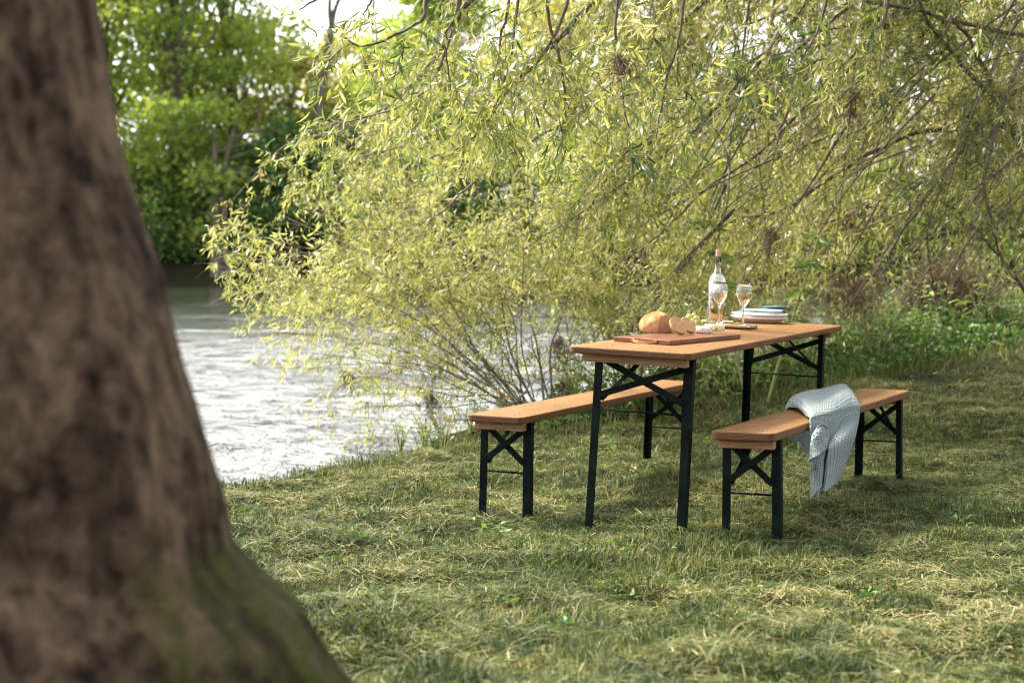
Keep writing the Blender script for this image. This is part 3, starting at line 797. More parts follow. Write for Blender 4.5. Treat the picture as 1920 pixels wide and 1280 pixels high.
wineglass(1392.5, 612.5, .0172, 'right wine glass of pale wine on the front woven trivet')

# plate stack
def plate(px, py, z, r, h, mat, lab, rim=None, name='dinner_plate', grp='stacked plates on the table'):
    root, p = troot(name, px, py, 0, label=lab, cat='plate', group=grp)
    root.location = tw((p.x, p.y, z))
    prof = [(0, .003), (r * .5, .003), (r * .52, 0), (r * .58, 0), (r * .6, .003), (r * .8, h * .42), (r * .97, h * .86), (r, h), (r * .985, h + .0022), (r * .955, h * .95), (r * .78, h * .5 + .003), (r * .58, .0075), (0, .007)]
    MB().lathe(prof, 56).build('dish', mat, root, smooth=True)
    if rim: MB().lathe([(r * .996, h - .0008), (r * 1.006, h + .0012), (r * .985, h + .0032), (r * .972, h + .0015)], 56, closed=True).build('rim', rim, root, smooth=True)
    return p
PX, PYY = 1423, 604.5
pp = plate(PX, PYY, .0006, .146, .030, M['cream'], 'bottom large cream plate of the stack')
plate(PX + .5, PYY, .0165, .145, .030, M['white_glaze'], 'upper large off white plate under the blue rimmed plates')
plate(PX + 3.5, PYY - .5, .040, .112, .015, M['white_glaze'], 'lower small white plate with a dark blue rim', M['blue_glaze'], 'side_plate')
plate(PX + 3.5, PYY - .5, .0475, .114, .015, M['white_glaze'], 'topmost small white plate with a dark blue rim', M['blue_glaze'], 'side_plate')
# folded napkins on top
for i, lab in enumerate(['lower folded dark teal napkin on the plate stack', 'upper folded dark teal napkin on the plate stack']):
    mb = MB(); z = .0625 + i * .008
    V = []; F = []; nx, ny = 14, 8
    for s in (0, 1):
        for a in range(nx + 1):
            for b in range(ny + 1):
                x = (a / nx - .5) * .135; y = (b / ny - .5) * .085
                V.append((x, y, s * .006 * (1 - .3 * (abs(a / nx - .5) * 2) ** 4) + .0012 * math.sin(x * 60 + i) + .0012 * math.sin(y * 70)))
    st_ = (nx + 1) * (ny + 1)
    for a in range(nx):
        for b in range(ny):
            q = a * (ny + 1) + b; F.append((q, q + 1, q + ny + 2, q + ny + 1)); F.append((st_ + q, st_ + q + ny + 1, st_ + q + ny + 2, st_ + q + 1))
    bd = [a * (ny + 1) for a in range(nx + 1)] + [nx * (ny + 1) + b for b in range(1, ny + 1)] + [a * (ny + 1) + ny for a in range(nx - 1, -1, -1)] + list(range(ny - 1, 0, -1))
    for q, w in zip(bd, bd[1:] + bd[:1]): F.append((q, w, st_ + w, st_ + q))
    mb.add(V, F)
    mb.build('folded_napkin', M['teal'], None, smooth=True, rot=T_R @ Matrix.Rotation(math.radians(-55 + 8 * i), 3, 'Z'), loc=tw((on_table(PX + 30, PYY - 3).x, on_table(PX + 30, PYY - 3).y, z)),
             label=lab, cat='napkin', group='folded napkins on the plates')

# ------------------------------------------------------------------ knitted blanket over the right bench
def blanket():
    Hy = .253 / 2
    def fl(px, py, d=.012):                     # a point on the plane hanging d in front of the bench's front edge
        p = ray_local(px, py, B_R, B_O, 1, -Hy - d); return p.x, p.z
    def tp(px, py, z=.03):
        p = ray_local(px, py, B_R, B_O, 2, z); return p.x, p.y
    verts = []; uvs = []; faces = []; hems = []
    def sheet(fn, nu, nv, su, sv):
        b = len(verts)
        for j in range(nv + 1):
            for i in range(nu + 1):
                u, v = i / nu, j / nv; verts.append(fn(u, v)); uvs.append((u * su + .006 * math.sin(v * 9 + u * 4) + .003 * math.sin(u * 23 + v * 5), v * sv + .007 * math.sin(u * 8 + v * 3) + .003 * math.sin(v * 27)))
        for j in range(nv):
            for i in range(nu):
                q = b + j * (nu + 1) + i; faces.append((q, q + 1, q + nu + 2, q + nu + 1))
    sL, _ = fl(1519, 795); sR, _ = fl(1612, 772)
    sb0 = ray_local(1476, 766, B_R, B_O, 1, Hy).x; sb1 = ray_local(1592, 733, B_R, B_O, 1, Hy).x
    smooth = lambda t: max(0, min(1, t)) ** 2 * (3 - 2 * max(0, min(1, t)))
    LX = [(0, 1519), (.2, 1520), (.45, 1522), (.6, 1519), (.85, 1521), (1, 1521)]
    RX = [(0, 1612), (.18, 1609), (.4, 1603), (.6, 1595), (.8, 1586), (1, 1578)]
    ip = lambda t, T_: float(np.interp(t, [a for a, _ in T_], [b for _, b in T_]))
    HEM = [(0, 938), (.1, 925), (.2, 902), (.3, 915), (.37, 940), (.44, 918), (.55, 905), (.66, 924), (.8, 921), (.9, 908), (1, 892)]
    cu = np.linspace(0, 1, 13)
    cx = np.array([0, .12, .30, .38, .27, .22, .38, .50, .42, .40, .58, .80, 1.0])
    cd = np.array([.010, .036, .050, .036, .014, .006, .012, .026, .040, .058, .068, .060, .030])
    def cr(arr, u):
        P = np.stack([cu, arr, 0 * arr], -1); f = u * 12; i = min(int(f), 11); t = f - i
        a = arr[max(i - 1, 0)]; b = arr[i]; c = arr[i + 1]; d = arr[min(i + 2, 12)]
        return .5 * (2 * b + (-a + c) * t + (2 * a - 5 * b + 4 * c - d) * t * t + (-a + 3 * b - 3 * c + d) * t ** 3)
    def fall(u, t):
        k = smooth(t / .42)
        xn = u * (1 - k) + cr(cx, u) * k
        X = ip(t, LX) + (ip(t, RX) - ip(t, LX)) * xn
        y0 = 793 - 22 * xn; y = y0 + (ip(u, HEM) - y0) * t
        d = .010 + .016 * math.sin(PI * min(1, t * 1.5)) + k * cr(cd, u) * (1.0 + .6 * t)
        s, z = fl(X, y, d); return (s, -Hy - d, z)
    def main(u, v):
        if v < .4:                              # on the seat: a thick folded pad, back edge -> front edge
            t = v / .4
            y = Hy * 1.06 - t * (2 * Hy * 1.06 + .006)
            s0 = sb0 + (sL - sb0) * t ** 1.3 - .03 * math.sin(PI * t) * 0; s1 = sb1 + .015 + (sR - sb1 - .015) * t
            s = s0 + (s1 - s0) * u
            e0 = 1 - math.exp(-u * 45); e1 = 1 - math.exp(-(1 - u) * 22)
            z = .010 + .040 * e0 ** .7 * e1 * (1 - .25 * t) + .006 * math.sin(u * 5 + t * 5) * math.sin(PI * t) + .012 * math.sin(PI * u) * (1 - t) + .005 * math.sin(u * 8 + t * 3)
            if t < .1: z -= ((.1 - t) / .1) ** 2 * .022
            q = smooth((t - .72) / .28)
            f = fall(u, .0); z = z * (1 - q) + (f[2] + .02) * q; s = s * (1 - q * .6) + f[0] * q * .6; y = y * (1 - q) + (f[1]) * q
            return (s, y, z)
        t = (v - .4) / .6
        f = fall(u, t); k = max(0, 1 - t / .08)
        q = smooth(t / .06)
        f0 = fall(u, 0)
        return (f[0] if t > .0 else f0[0] * .6 + 0 * f[0] + .4 * f[0], f[1], f[2] + .02 * (1 - q))
    sheet(main, 150, 150, .42, .62)
    # turned-back lapel: an arched fold whose curled hem faces us
    fL = [(1528, 806), (1522, 818), (1519, 838), (1516, 864)]; fR = [(1549, 803), (1552, 809), (1554, 820), (1557, 834)]
    def fold(u, v):
        t = v * 3; i = min(int(t), 2); f = t - i
        l = [fL[i][q] * (1 - f) + fL[i + 1][q] * f for q in (0, 1)]; r = [fR[i][q] * (1 - f) + fR[i + 1][q] * f for q in (0, 1)]
        x = l[0] + (r[0] - l[0]) * u; y = l[1] + (r[1] - l[1]) * u + math.sin(PI * u) * (2.5 - 10 * (1 - v))
        d = .046 + .026 * math.sin(PI * (.1 + .8 * u)) * min(1, v * 2.2) + .024 * v ** 4
        s, z = fl(x, y, d); return (s, -Hy - d, z)
    sheet(fold, 44, 44, .11, .12)
    # inner layer rippling down between the two panels
    def inner(u, v):
        x = 1545 + 13 * v + (16 - 7 * v) * u + 5 * math.sin(v * 7.5); y = 832 + 76 * v + 8 * u * (1 - v)
        d = .052 + .022 * math.sin(PI * u) + .016 * math.sin(v * 7.5 + 1)
        s, z = fl(x, y, d); return (s, -Hy - d, z)
    sheet(inner, 24, 60, .07, .2)
    def back(u, v):
        a = ray_local(1492, 800, B_R, B_O, 1, Hy + .03); q = ray_local(1527, 800, B_R, B_O, 1, Hy + .03)
        top0 = sb0 + .01; top1 = sb1
        k = smooth(v * 1.6)
        s = (top0 + (top1 - top0) * u) * (1 - k) + (a.x + (q.x - a.x) * (u * 1.25 + .1 * math.sin(v * 5 + u * 4))) * k
        zb = ray_local(1500, 806 + 52 * math.sin(PI * (.05 + u * .72)) ** 1.3 + 4 * math.sin(u * 21), B_R, B_O, 1, Hy + .03).z
        z = .016 + (zb - .016) * v
        d = .01 + .022 * smooth(v * 3) + .010 * math.sin(u * 13) * k
        return (s, Hy + d, z)
    sheet(back, 50, 50, .22, .2)
    root = empty('knitted_blanket', B_O, B_R, label='pale blue grey knitted blanket draped over the middle of the right bench', cat='blanket')
    me = mesh_py('knit', verts, faces)
    uv = me.uv_layers.new(name='UVMap'); li = np.empty(len(me.loops), np.int32); me.loops.foreach_get('vertex_index', li)
    uv.data.foreach_set('uv', np.array(uvs, np.float32)[li].ravel())
    o = link('knit', me, M['knit'], root)
    s = o.modifiers.new('s', 'SOLIDIFY'); s.thickness = .006; s.offset = 0
    hm = MB()
    for fn in ([lambda t: fold(t, .0)], [lambda t: fold(t, 1.0)], [lambda t: main(.735, .5 + .5 * t)], [lambda t: inner(1, t)]):
        P = [Vector(fn[0](t)) + Vector((0, -.004, 0)) for t in np.linspace(0, 1, 40)]
        hm.tube(P, .003, 6)
    hm.build('hem_shade', M['hem_shade'], root, smooth=True)  # edging tubes double as painted crevice shade along the folds
blanket()

# ------------------------------------------------------------------ foreground trunk
def big_trunk():
    zs_ = [-.1, .0, .15, .41, .514, .568, .605, .706, .936, 1.09, 1.39, 1.9, 2.6, 3.6, 4.6]
    right = [.62, .40, .06, -.237, -.300, -.365, -.405, -.4275, -.489, -.527, -.588, -.64, -.68, -.72, -.74]    # right outline x at y=2.5
    ax = lambda z: -1.0 - .02 * z
    n = 140; zz = np.concatenate([np.linspace(-.1, 1.7, 130), np.linspace(1.75, 4.6, 50)])
    V = []; moss = []
    for z in zz:
        r = np.interp(z, zs_, right) - ax(z)
        rb = np.interp(z, [-.1, .3, .7, 1.4, 4.6], [.78, .64, .54, .42, .27])
        for k in range(n):
            a = 2 * PI * k / n
            root = max(0, math.cos(a + .12)) ** 6
            lobe = 1 + .05 * math.cos(3 * a + 1) + .04 * math.cos(5 * a + z * 1.4)
            rr = rb * lobe + (r - rb * lobe) * (max(0, math.cos(a)) ** 2 if z > .62 else max(0, math.cos(a + .05)) ** 3.5)
            wob = (vnoise(np.array(a * 2.2 + 40), np.array(z * 2.5), 51) - .5) * .09 + (vnoise(np.array(a * 7 + 40), np.array(z * 5), 52) - .5) * .04 + (vnoise(np.array(a * 18 + 40), np.array(z * 12), 53) - .5) * .018
            wob += .05 * (abs(float(vnoise(np.array(a * 9 + 40 + z * .6), np.array(z * 1.3), 54)) - .5) ** .7 - .35)
            rr += float(wob) * (1 - .6 * max(0, math.cos(a)) ** 4)
            V.append((ax(z) + rr * math.cos(a), 2.5 + rr * .92 * math.sin(a), z))
            moss.append(max(0, 1 - abs((a if a < PI else a - 2 * PI) - .02) / .5) * max(0, min(1, (.64 - z) * 7)) + .0)
    V = np.array(V); m = len(zz)
    i = np.arange(m - 1)[:, None] * n; j = np.arange(n)[None]; j2 = (j + 1) % n
    F = np.stack([i + j, i + j2, i + n + j2, i + n + j], -1).reshape(-1, 4)
    root = empty('tree', (-1.0, 2.5, 0), label='thick dark mossy trunk filling the left foreground', cat='tree')
    V = V - np.array([-1.0, 2.5, 0])
    link('trunk', mesh_tris('trunk', V, F, {'moss': np.array(moss)}), M['bark'], root)
    tb = Tubes()
    for k in range(6):
        a = k * 1.05 + .4; tb.add(catmull([(ax(4.2) + 1, 0, 4.0), (.5 * math.cos(a), .5 * math.sin(a), 4.9), (1.4 * math.cos(a), 1.4 * math.sin(a), 5.8), (2.2 * math.cos(a), 2.2 * math.sin(a), 6.4)], 6), np.linspace(.16, .03, 19), 8)
    tb.build('limb', M['limb'], root)
    return root
trunk_root = big_trunk()

# ------------------------------------------------------------------ willows
class Willow:
    def __init__(s, name, base, label, group='willows on the near bank'):
        s.base = np.array(base, float); s.root = empty(name, base, label=label, cat='tree' if 'tree' in name else 'shrub', group=group)
        s.limbs = Tubes(); s.P = []; s.R = []; s.LP = []; s.LD = []; s.LL = []; s.LT = []
    def limb(s, pts, r0, r1, per=8, leafy=(0.1, 1), every=.13, sec=(.5, 1.2), droop=.5, spread=.9, dens=1.0, tint=.5, bias=(0, 0, 0), lf=1.0):
        P = catmull(pts, per); n = len(P)
        jit = np.cumsum(rng.normal(0, .006 if r0 > .012 else .003, P.shape), 0); jit -= np.linspace(0, 1, n)[:, None] * jit[-1]; P = P + jit
        s.limbs.add(P - s.base, np.linspace(r0, r1, n), 6)
        seg = np.linalg.norm(np.diff(P, axis=0), axis=1); cum = np.r_[0, np.cumsum(seg)]; tot = cum[-1]
        T = unit(np.gradient(P, axis=0))
        k = max(1, int(tot * (leafy[1] - leafy[0]) / every * dens))
        t = tot * (leafy[0] + (leafy[1] - leafy[0]) * rng.random(k))
        st = np.stack([np.interp(t, cum, P[:, i]) for i in range(3)], -1); tg = np.stack([np.interp(t, cum, T[:, i]) for i in range(3)], -1)
        L = rng.uniform(sec[0], sec[1], k)
        d0 = unit(unit(tg) + spread * rng.normal(size=(k, 3)) * [1, .8, .8] + np.array(bias))
        m = 8; u = np.linspace(0, 1, m)
        g = np.zeros((k, 3)); g[:, 2] = -droop * rng.uniform(.4, 1.4, k)
        Q = st[:, None] + d0[:, None] * (L[:, None] * u)[..., None] + g[:, None] * (L[:, None] * u ** 2)[..., None]
        Q[:, 1:] += np.cumsum(rng.normal(0, .02, (k, m - 1, 3)), 1)
        ra = np.linspace(1, .3, m)[None] * (.0022 + .002 * rng.random(k))[:, None] * np.sqrt(L)[:, None]
        s.P.append((Q - s.base, ra, 4))
        # twigs off the secondaries
        nt_ = (L * 10 * lf).astype(int) + 2; ids = np.repeat(np.arange(k), nt_); tt = rng.random(len(ids)) ** .8
        f = tt * (m - 1); i0 = np.minimum(f.astype(int), m - 2); fr = (f - i0)[:, None]
        S2 = Q[ids, i0] * (1 - fr) + Q[ids, i0 + 1] * fr; T2 = unit(Q[ids, i0 + 1] - Q[ids, i0])
        L2 = rng.uniform(.12, .36, len(ids)); d2 = unit(T2 + .75 * rng.normal(size=(len(ids), 3)))
        m2 = 5; u2 = np.linspace(0, 1, m2); g2 = np.zeros((len(ids), 3)); g2[:, 2] = -.45 * rng.uniform(.3, 1.4, len(ids)) * (droop + .3)
        W = S2[:, None] + d2[:, None] * (L2[:, None] * u2)[..., None] + g2[:, None] * (L2[:, None] * u2 ** 2)[..., None]
        s.P.append((W - s.base, np.linspace(1, .45, m2)[None] * np.full((len(ids), 1), .0017), 3))
        # leaves along twigs and outer half of secondaries
        nl = 15; lt = (np.arange(nl) + .5) / nl
        f = lt * (m2 - 1); i0 = np.minimum(f.astype(int), m2 - 2); fr = (f - i0)[None, :, None]
        LPp = (W[:, i0] * (1 - fr) + W[:, i0 + 1] * fr).reshape(-1, 3); TT = unit(W[:, i0 + 1] - W[:, i0]).reshape(-1, 3)
        n3 = len(LPp)
        D = unit(TT * .8 + .75 * rng.normal(size=(n3, 3)) + np.array([0, 0, -.55]))
        s.LP.append(LPp); s.LD.append(D); s.LL.append(rng.uniform(.03, .078, n3) * np.repeat(rng.uniform(.7, 1.2, len(W)), nl)); bt = rng.normal(0, .16, k)[ids]; s.LT.append(np.clip(tint + rng.normal(0, .06) + rng.normal(0, .17, n3) + np.repeat(bt + rng.normal(0, .13, len(W)), nl), 0, 1))  # per-branch tint offset also paints some branches darker, as shaded
    def build(s, keep=None, big=1.0):
        s.limbs.build('trunk', M['limb'], s.root)
        for (P, R, n), nm in zip(_merge(s.P), ('branch', 'twig')):
            if keep is not None:
                k = keep(P.mean(1) + s.base, .35); P, R = P[k], R[k]
            V, F = batch_tubes(P, R, n); link(nm, mesh_tris(nm, V, F), M['twig'], s.root)
        P, D, L, T = map(np.concatenate, (s.LP, s.LD, s.LL, s.LT))
        if keep is not None:
            k = keep(P, 0); P, D, L, T = P[k], D[k], L[k], T[k]
        L = L * big
        link('foliage', leaves_mesh('foliage', P - s.base, D, L, L * rng.uniform(.12, .2, len(L)), 'willow', T), M['willow'], s.root, smooth=True)
        return len(P)
def _merge(lst):
    a = [q for q in lst if q[2] == 4]; b = [q for q in lst if q[2] == 3]
    for g in (a, b): yield np.concatenate([q[0] for q in g]), np.concatenate([q[1] for q in g]), g[0][2]

# crown silhouette over the river: how full the near willows are, read off as an outline
OUT_X = np.array([300, 400, 480, 560, 620, 680, 760, 900, 2200])
OUT_TOP = np.array([460, 395, 350, 215, 150, 60, -50, -200, -400.])
OUT_BOT = np.array([440, 520, 700, 760, 820, 860, 880, 900, 1000.])
def keep_fn(P, slack):
    px, py = project(P)
    n = vnoise(px / 70. + 50, py / 70. + 50, 61) - .5
    n2_ = vnoise(px / 28. + 30, py / 28. + 30, 62) - .5
    m = 130 * n + 60 * n2_
    ok = (py > np.interp(px, OUT_X, OUT_TOP) + m) & (py < np.interp(px, OUT_X, OUT_BOT) + m) & (px > 385 + m)
    # thin zone over the water and a few windows to the far bank
    dens = np.ones(len(px))
    low = (py > 600 + m * .5) & (px < 1130)
    dens[low] = .42
    low2 = (py > 740) & (px < 1100); dens[low2] = .3
    for cx, cy, rx, ry, d in ((600, 320, 60, 60, .35), (880, 380, 55, 40, .3), (620, 430, 60, 50, .5), (700, 400, 30, 40, .4), (960, 250, 40, 30, .5), (560, 600, 60, 30, .5), (860, 590, 90, 25, .5), (1000, 560, 60, 25, .6), (1180, 360, 50, 30, .6), (1330, 240, 50, 30, .6), (720, 160, 40, 30, .5), (1060, 640, 110, 26, .35), (790, 690, 120, 40, .7), (1500, 60, 90, 70, .35), (1340, 60, 50, 50, .5), (1790, 470, 120, 60, .3), (1650, 560, 220, 60, .4)):
        q = ((px - cx) / rx) ** 2 + ((py - cy) / ry) ** 2 < 1 + 2 * n
        dens[q] = np.minimum(dens[q], d)
    left = px < 1020; dens[left] *= .72; hole = (n + .5 * n2_ > .2) & (px < 1250) & (py > 150); dens[hole] *= .35
    dens[(px > 1520) & (py > 545)] = .12; dens[(px > 1600) & (py > 380) & (py <= 545)] = .3; dens[((px - 1730) / 170) ** 2 + ((py - 525) / 60) ** 2 < 1] = .07
    return ok & (rng.random(len(px)) < dens)

def A(*p): return [at(*q) for q in p]
FORK = (2250, -150, 12.2)
# --- the big tree on the right, leaning over
gb = at(2330, 700, 12.5); gb[2] = ground_h(gb[0], gb[1]) - .1
w1 = Willow('willow_tree', gb, 'large willow on the right whose long branches arch down behind the table')
w1.limbs.add(catmull([gb, at(2330, 400, 12.4), at(2270, 50, 12.2), at(2200, -300, 12), at(2100, -700, 11.5)], 8) - gb, np.linspace(.26, .09, 33), 10)
big = [
    [(2290, 200, 12.2), (2050, 90, 11.8), (1880, 60, 11.3), (1700, 12, 10.8), (1480, -20, 10.5), (1250, -30, 10.4)],
    [(2290, 150, 12.2), (2000, 120, 11.6), (1870, 190, 11.2), (1740, 60, 10.9), (1700, -40, 10.8)],
    [(2310, 330, 12.3), (2030, 330, 11.7), (1900, 260, 11.4), (1860, 150, 11.2), (1800, 50, 11.0), (1650, -60, 10.8)],
    [(2310, 300, 12.3), (2000, 180, 11.6), (1860, 230, 11.2), (1800, 300, 11), (1700, 430, 11), (1650, 520, 11.2)],
    [(2280, 0, 12.2), (1950, -80, 11.6), (1740, -30, 11.3), (1620, 110, 11.2), (1480, 240, 11.1), (1330, 350, 11), (1200, 470, 11.2)],
    [(2280, 0, 12.2), (1900, -90, 11.4), (1640, -10, 11.0), (1480, 110, 10.9), (1330, 210, 10.8), (1180, 290, 10.9), (1080, 430, 11.2)],
    [(2280, -60, 12.1), (1800, -150, 11.2), (1560, -20, 10.9), (1500, 40, 10.8), (1380, 180, 10.9), (1250, 300, 11), (1120, 380, 11.1), (980, 470, 11.3)],
    [(2280, -60, 12.1), (1700, -200, 11.0), (1400, -60, 10.7), (1240, 80, 10.8), (1100, 200, 11), (930, 300, 11.2), (800, 420, 11.5)],
    [(2250, -150, 12.1), (1600, -260, 10.9), (1240, -110, 10.6), (1060, 60, 10.8), (920, 190, 11), (780, 260, 11.4), (640, 300, 11.8)],
    [(2250, -150, 12.1), (1500, -300, 10.8), (1100, -160, 10.4), (900, -20, 10.5), (800, 120, 10.8), (680, 230, 11.2), (600, 250, 11.6)],
    [(2310, 330, 12.3), (1980, 280, 11.8), (1790, 240, 11.6), (1640, 280, 11.6), (1480, 380, 11.7), (1360, 420, 11.8), (1230, 560, 12)],
    [(2310, 330, 12.3), (1990, 330, 12.0), (1780, 330, 12.0), (1560, 420, 12.2), (1400, 480, 12.4), (1260, 520, 12.6)],
    [(2310, 360, 12.3), (2000, 420, 12.2), (1800, 440, 12.3), (1600, 500, 12.5), (1450, 600, 12.6)],
    [(2320, 640, 12.4), (2050, 640, 11.9), (1930, 560, 11.5), (1840, 440, 11.3), (1770, 380, 11.2)],
    [(2320, 560, 12.4), (2060, 520, 12.1), (1900, 430, 12.3), (1760, 300, 12.6), (1600, 200, 13)],
    [(2290, 150, 12.2), (1960, 20, 12.2), (1780, 120, 12.4), (1560, 230, 12.8), (1300, 260, 13.2), (1050, 300, 13.5)],
    [(2290, 50, 12.2), (1900, -60, 12.6), (1650, 60, 13.0), (1380, 120, 13.2), (1100, 130, 13.6), (850, 180, 14)],
    [(2290, 250, 12.2), (1960, 300, 12.8), (1700, 380, 13.2), (1420, 400, 13.6), (1150, 430, 14), (900, 480, 14.5)],
    [(2290, 50, 12.2), (1900, -160, 12.8), (1500, -120, 13.4), (1150, -40, 14), (900, 60, 14.4), (740, 180, 14.6)],
    [(2250, 50, 12.2), (1960, 60, 11), (1850, 300, 10.6), (1860, 420, 10.6), (1880, 500, 10.8)],
    [(2290, 250, 12.2), (2060, 200, 11.4), (1940, 330, 11.0), (1900, 450, 10.9)],
    [(2250, -100, 12.2), (1700, -260, 12.8), (1300, -200, 13.4), (1250, 60, 13.4), (1150, 330, 13.4), (1080, 560, 13.5)],
    [(2250, -100, 12.2), (1700, -220, 12.8), (1480, -100, 13.4), (1440, 150, 13.4), (1390, 430, 13.4), (1330, 600, 13.5)],
]
for i, pts in enumerate(big):
    w1.limb(A(*pts), rng.uniform(.016, .036), .005, leafy=(.22, 1), every=.085, sec=(.35, 1.0), droop=.55, spread=.55, tint=.48 if pts[-1][2] < 12 else .7, bias=(-.25, 0, -.25), lf=1.0 if pts[-1][0] < 1650 else .6)  # limbs farther back get paler leaves: brighter light painted into the tint
# bare straggling twigs, no leaves: a web of thin branches on the right
for i in range(150):
    x0 = rng.uniform(1350, 2150); y0 = rng.uniform(-100, 420); Y = rng.uniform(10.6, 12.6); ln = rng.uniform(150, 480); a = rng.normal(2.25, .3)
    p = [(x0, y0), (x0 + math.cos(a) * ln * .5 + rng.normal(0, 15), y0 + math.sin(a) * ln * .45 + rng.normal(0, 10)), (x0 + math.cos(a) * ln, y0 + math.sin(a) * ln)]
    P = catmull(A(*[(q[0], q[1], Y + rng.normal(0, .15)) for q in p]), 6)
    w1.limbs.add(P - w1.base, np.linspace(rng.uniform(.004, .011), .002, len(P)), 5)
print('w1', w1.build(keep_fn))

# --- curtain of nearer twigs hanging from above (a limb of another willow overhead)
gb = at(2700, 1000, 9.0); gb[2] = ground_h(gb[0], gb[1]) - .1
w2 = Willow('willow_tree', gb, 'nearer willow reaching in from above with twigs hanging into the top of the view')
w2.limbs.add(catmull([gb, at(2750, 300, 9), at(2650, -500, 8.9), at(2350, -900, 8.8)], 8) - gb, np.linspace(.24, .1, 25), 10)
over = [
    [(2500, -750, 8.8), (2000, -520, 8.7), (1500, -330, 8.5), (1050, -220, 8.3), (760, -150, 8.3), (600, -80, 8.3)],
    [(2500, -750, 8.8), (1900, -420, 9), (1400, -240, 9.1), (1100, -160, 9.2), (900, -90, 9.2)],
    [(2500, -600, 8.8), (2100, -300, 9), (1800, -170, 9.3), (1500, -120, 9.4), (1300, -90, 9.4)],
]
for pts in over: w2.limb(A(*pts), .05, .012, leafy=(.3, 1), every=.3, sec=(.25, .55), droop=.9, spread=.5, tint=.5, bias=(0, 0, -.6), lf=.5)
hang = [
    [(950, -190, 8.3), (948, 0, 8.3), (935, 90, 8.35), (925, 150, 8.4)],
    [(1030, -200, 8.3), (1018, 0, 8.3), (1048, 130, 8.35), (1058, 230, 8.4), (1040, 300, 8.4)],
    [(1120, -210, 8.3), (1040, 60, 8.3), (960, 160, 8.35), (915, 230, 8.4)],
    [(880, -180, 8.3), (860, 10, 8.3), (840, 60, 8.3), (845, 170, 8.35)],
    [(780, -150, 8.3), (800, 20, 8.3), (770, 55, 8.3), (690, 90, 8.3), (640, 70, 8.3)],
    [(1180, -190, 8.6), (1160, 20, 8.6), (1165, 130, 8.6), (1180, 240, 8.6)],
    [(1300, -170, 9), (1280, 60, 9), (1250, 160, 9), (1230, 260, 9)],
    [(1420, -140, 9.3), (1400, 60, 9.3), (1385, 150, 9.3)],
    [(720, -140, 8.3), (700, -20, 8.3), (680, 30, 8.3)],
    [(640, -100, 8.3), (600, -10, 8.3), (560, 20, 8.3)],
    [(900, -170, 9.1), (820, 120, 9.1), (740, 200, 9.2), (620, 235, 9.3)],
    [(1000, -180, 9.1), (950, 130, 9.1), (880, 260, 9.2), (800, 300, 9.3)],
    [(1560, -120, 9.3), (1540, 40, 9.4), (1500, 120, 9.4)], [(1680, -160, 9.2), (1660, 20, 9.2), (1640, 60, 9.2)],
]
for pts in hang: w2.limb(A(*pts), .011, .0035, leafy=(.45, 1), every=.07, sec=(.1, .34), droop=.6, spread=.8, tint=.42, bias=(0, 0, -.3), lf=.8)
def keep2(P, slack):
    px, py = project(P); return (py < 330 - .0 * px) & ((px > 560) | (py < 30))
print('w2', w2.build(keep2, big=1.25))

# --- willow shrubs along the bank
def shrub(bx, by, Y, label, tips, tint=.6, every=.1, sec=(.3, .85), r=.02, name='willow_shrub', lf=1., droop=.25):
    r *= .42
    b = at(bx, by, Y); b[2] = max(ground_h(b[0], b[1]), WATER_Z - .1) - .05
    w = Willow(name, b, label)
    for tx, ty, tY in tips:
        e = at(tx, ty, tY); mid = (b + e) / 2 + np.array([0, 0, .12 * np.linalg.norm(e - b)]) + rng.normal(0, .08, 3)
        q = (b * .75 + e * .25) + np.array([0, 0, .1]) + rng.normal(0, .05, 3)
        w.limb([b + rng.normal(0, .05, 3) * [1, 1, 0], q, mid, e], r * rng.uniform(.6, 1.1), .0018, leafy=(.25, 1), every=every, sec=sec, droop=droop, spread=.75, tint=tint, lf=lf)
    print(label[:20], w.build(keep_fn))
shrub(1015, 765, 10.7, 'willow shrub with stems fanning low over the river left of the table', [
    (430, 430, 11.6), (410, 500, 11.4), (520, 400, 12), (500, 470, 12.4), (560, 540, 11.6), (500, 620, 11.2), (560, 690, 10.9), (560, 660, 11.3), (720, 760, 10.8), (680, 700, 11), (640, 600, 11.5),
    (620, 420, 12), (700, 330, 12.2), (760, 480, 11.8), (820, 560, 11.5), (720, 560, 11.8), (880, 400, 12), (940, 300, 12.2), (980, 480, 11.6), (840, 790, 10.6), (880, 680, 11), (1080, 560, 11.3), (1020, 620, 11.2), (900, 540, 11.4), (800, 640, 11), (660, 500, 12), (1100, 420, 11.8)], .66)
shrub(1190, 745, 11.5, 'willow shrub rising behind the near end of the table', [
    (1000, 350, 12.2), (1080, 300, 12.4), (1150, 430, 12), (1200, 330, 12.2), (1260, 450, 12), (1120, 560, 11.8), (1240, 560, 11.8), (1020, 520, 12), (940, 600, 12), (1180, 620, 11.7), (1320, 500, 12), (1340, 400, 12.2), (900, 460, 12.4)], .6)
shrub(1440, 700, 13.0, 'willow shrub rising behind the far end of the table', [
    (1300, 330, 13.6), (1380, 420, 13.4), (1450, 330, 13.6), (1520, 440, 13.5), (1280, 520, 13.3), (1460, 520, 13.2), (1600, 380, 13.8), (1560, 540, 13.3), (1650, 480, 13.6), (1240, 440, 13.6)], .55)
shrub(820, 640, 17.0, 'pale willow shrub farther out over the river, behind the low stems', [
    (560, 350, 17.5), (640, 330, 17.5), (700, 430, 17.2), (620, 520, 17.2), (540, 560, 17), (760, 350, 17.8), (840, 300, 18), (900, 420, 17.6), (960, 360, 18), (800, 480, 17.4), (980, 520, 17.4), (1040, 440, 17.8), (700, 240, 18), (820, 180, 18.2)], .78, sec=(.5, 1.2), every=.12)

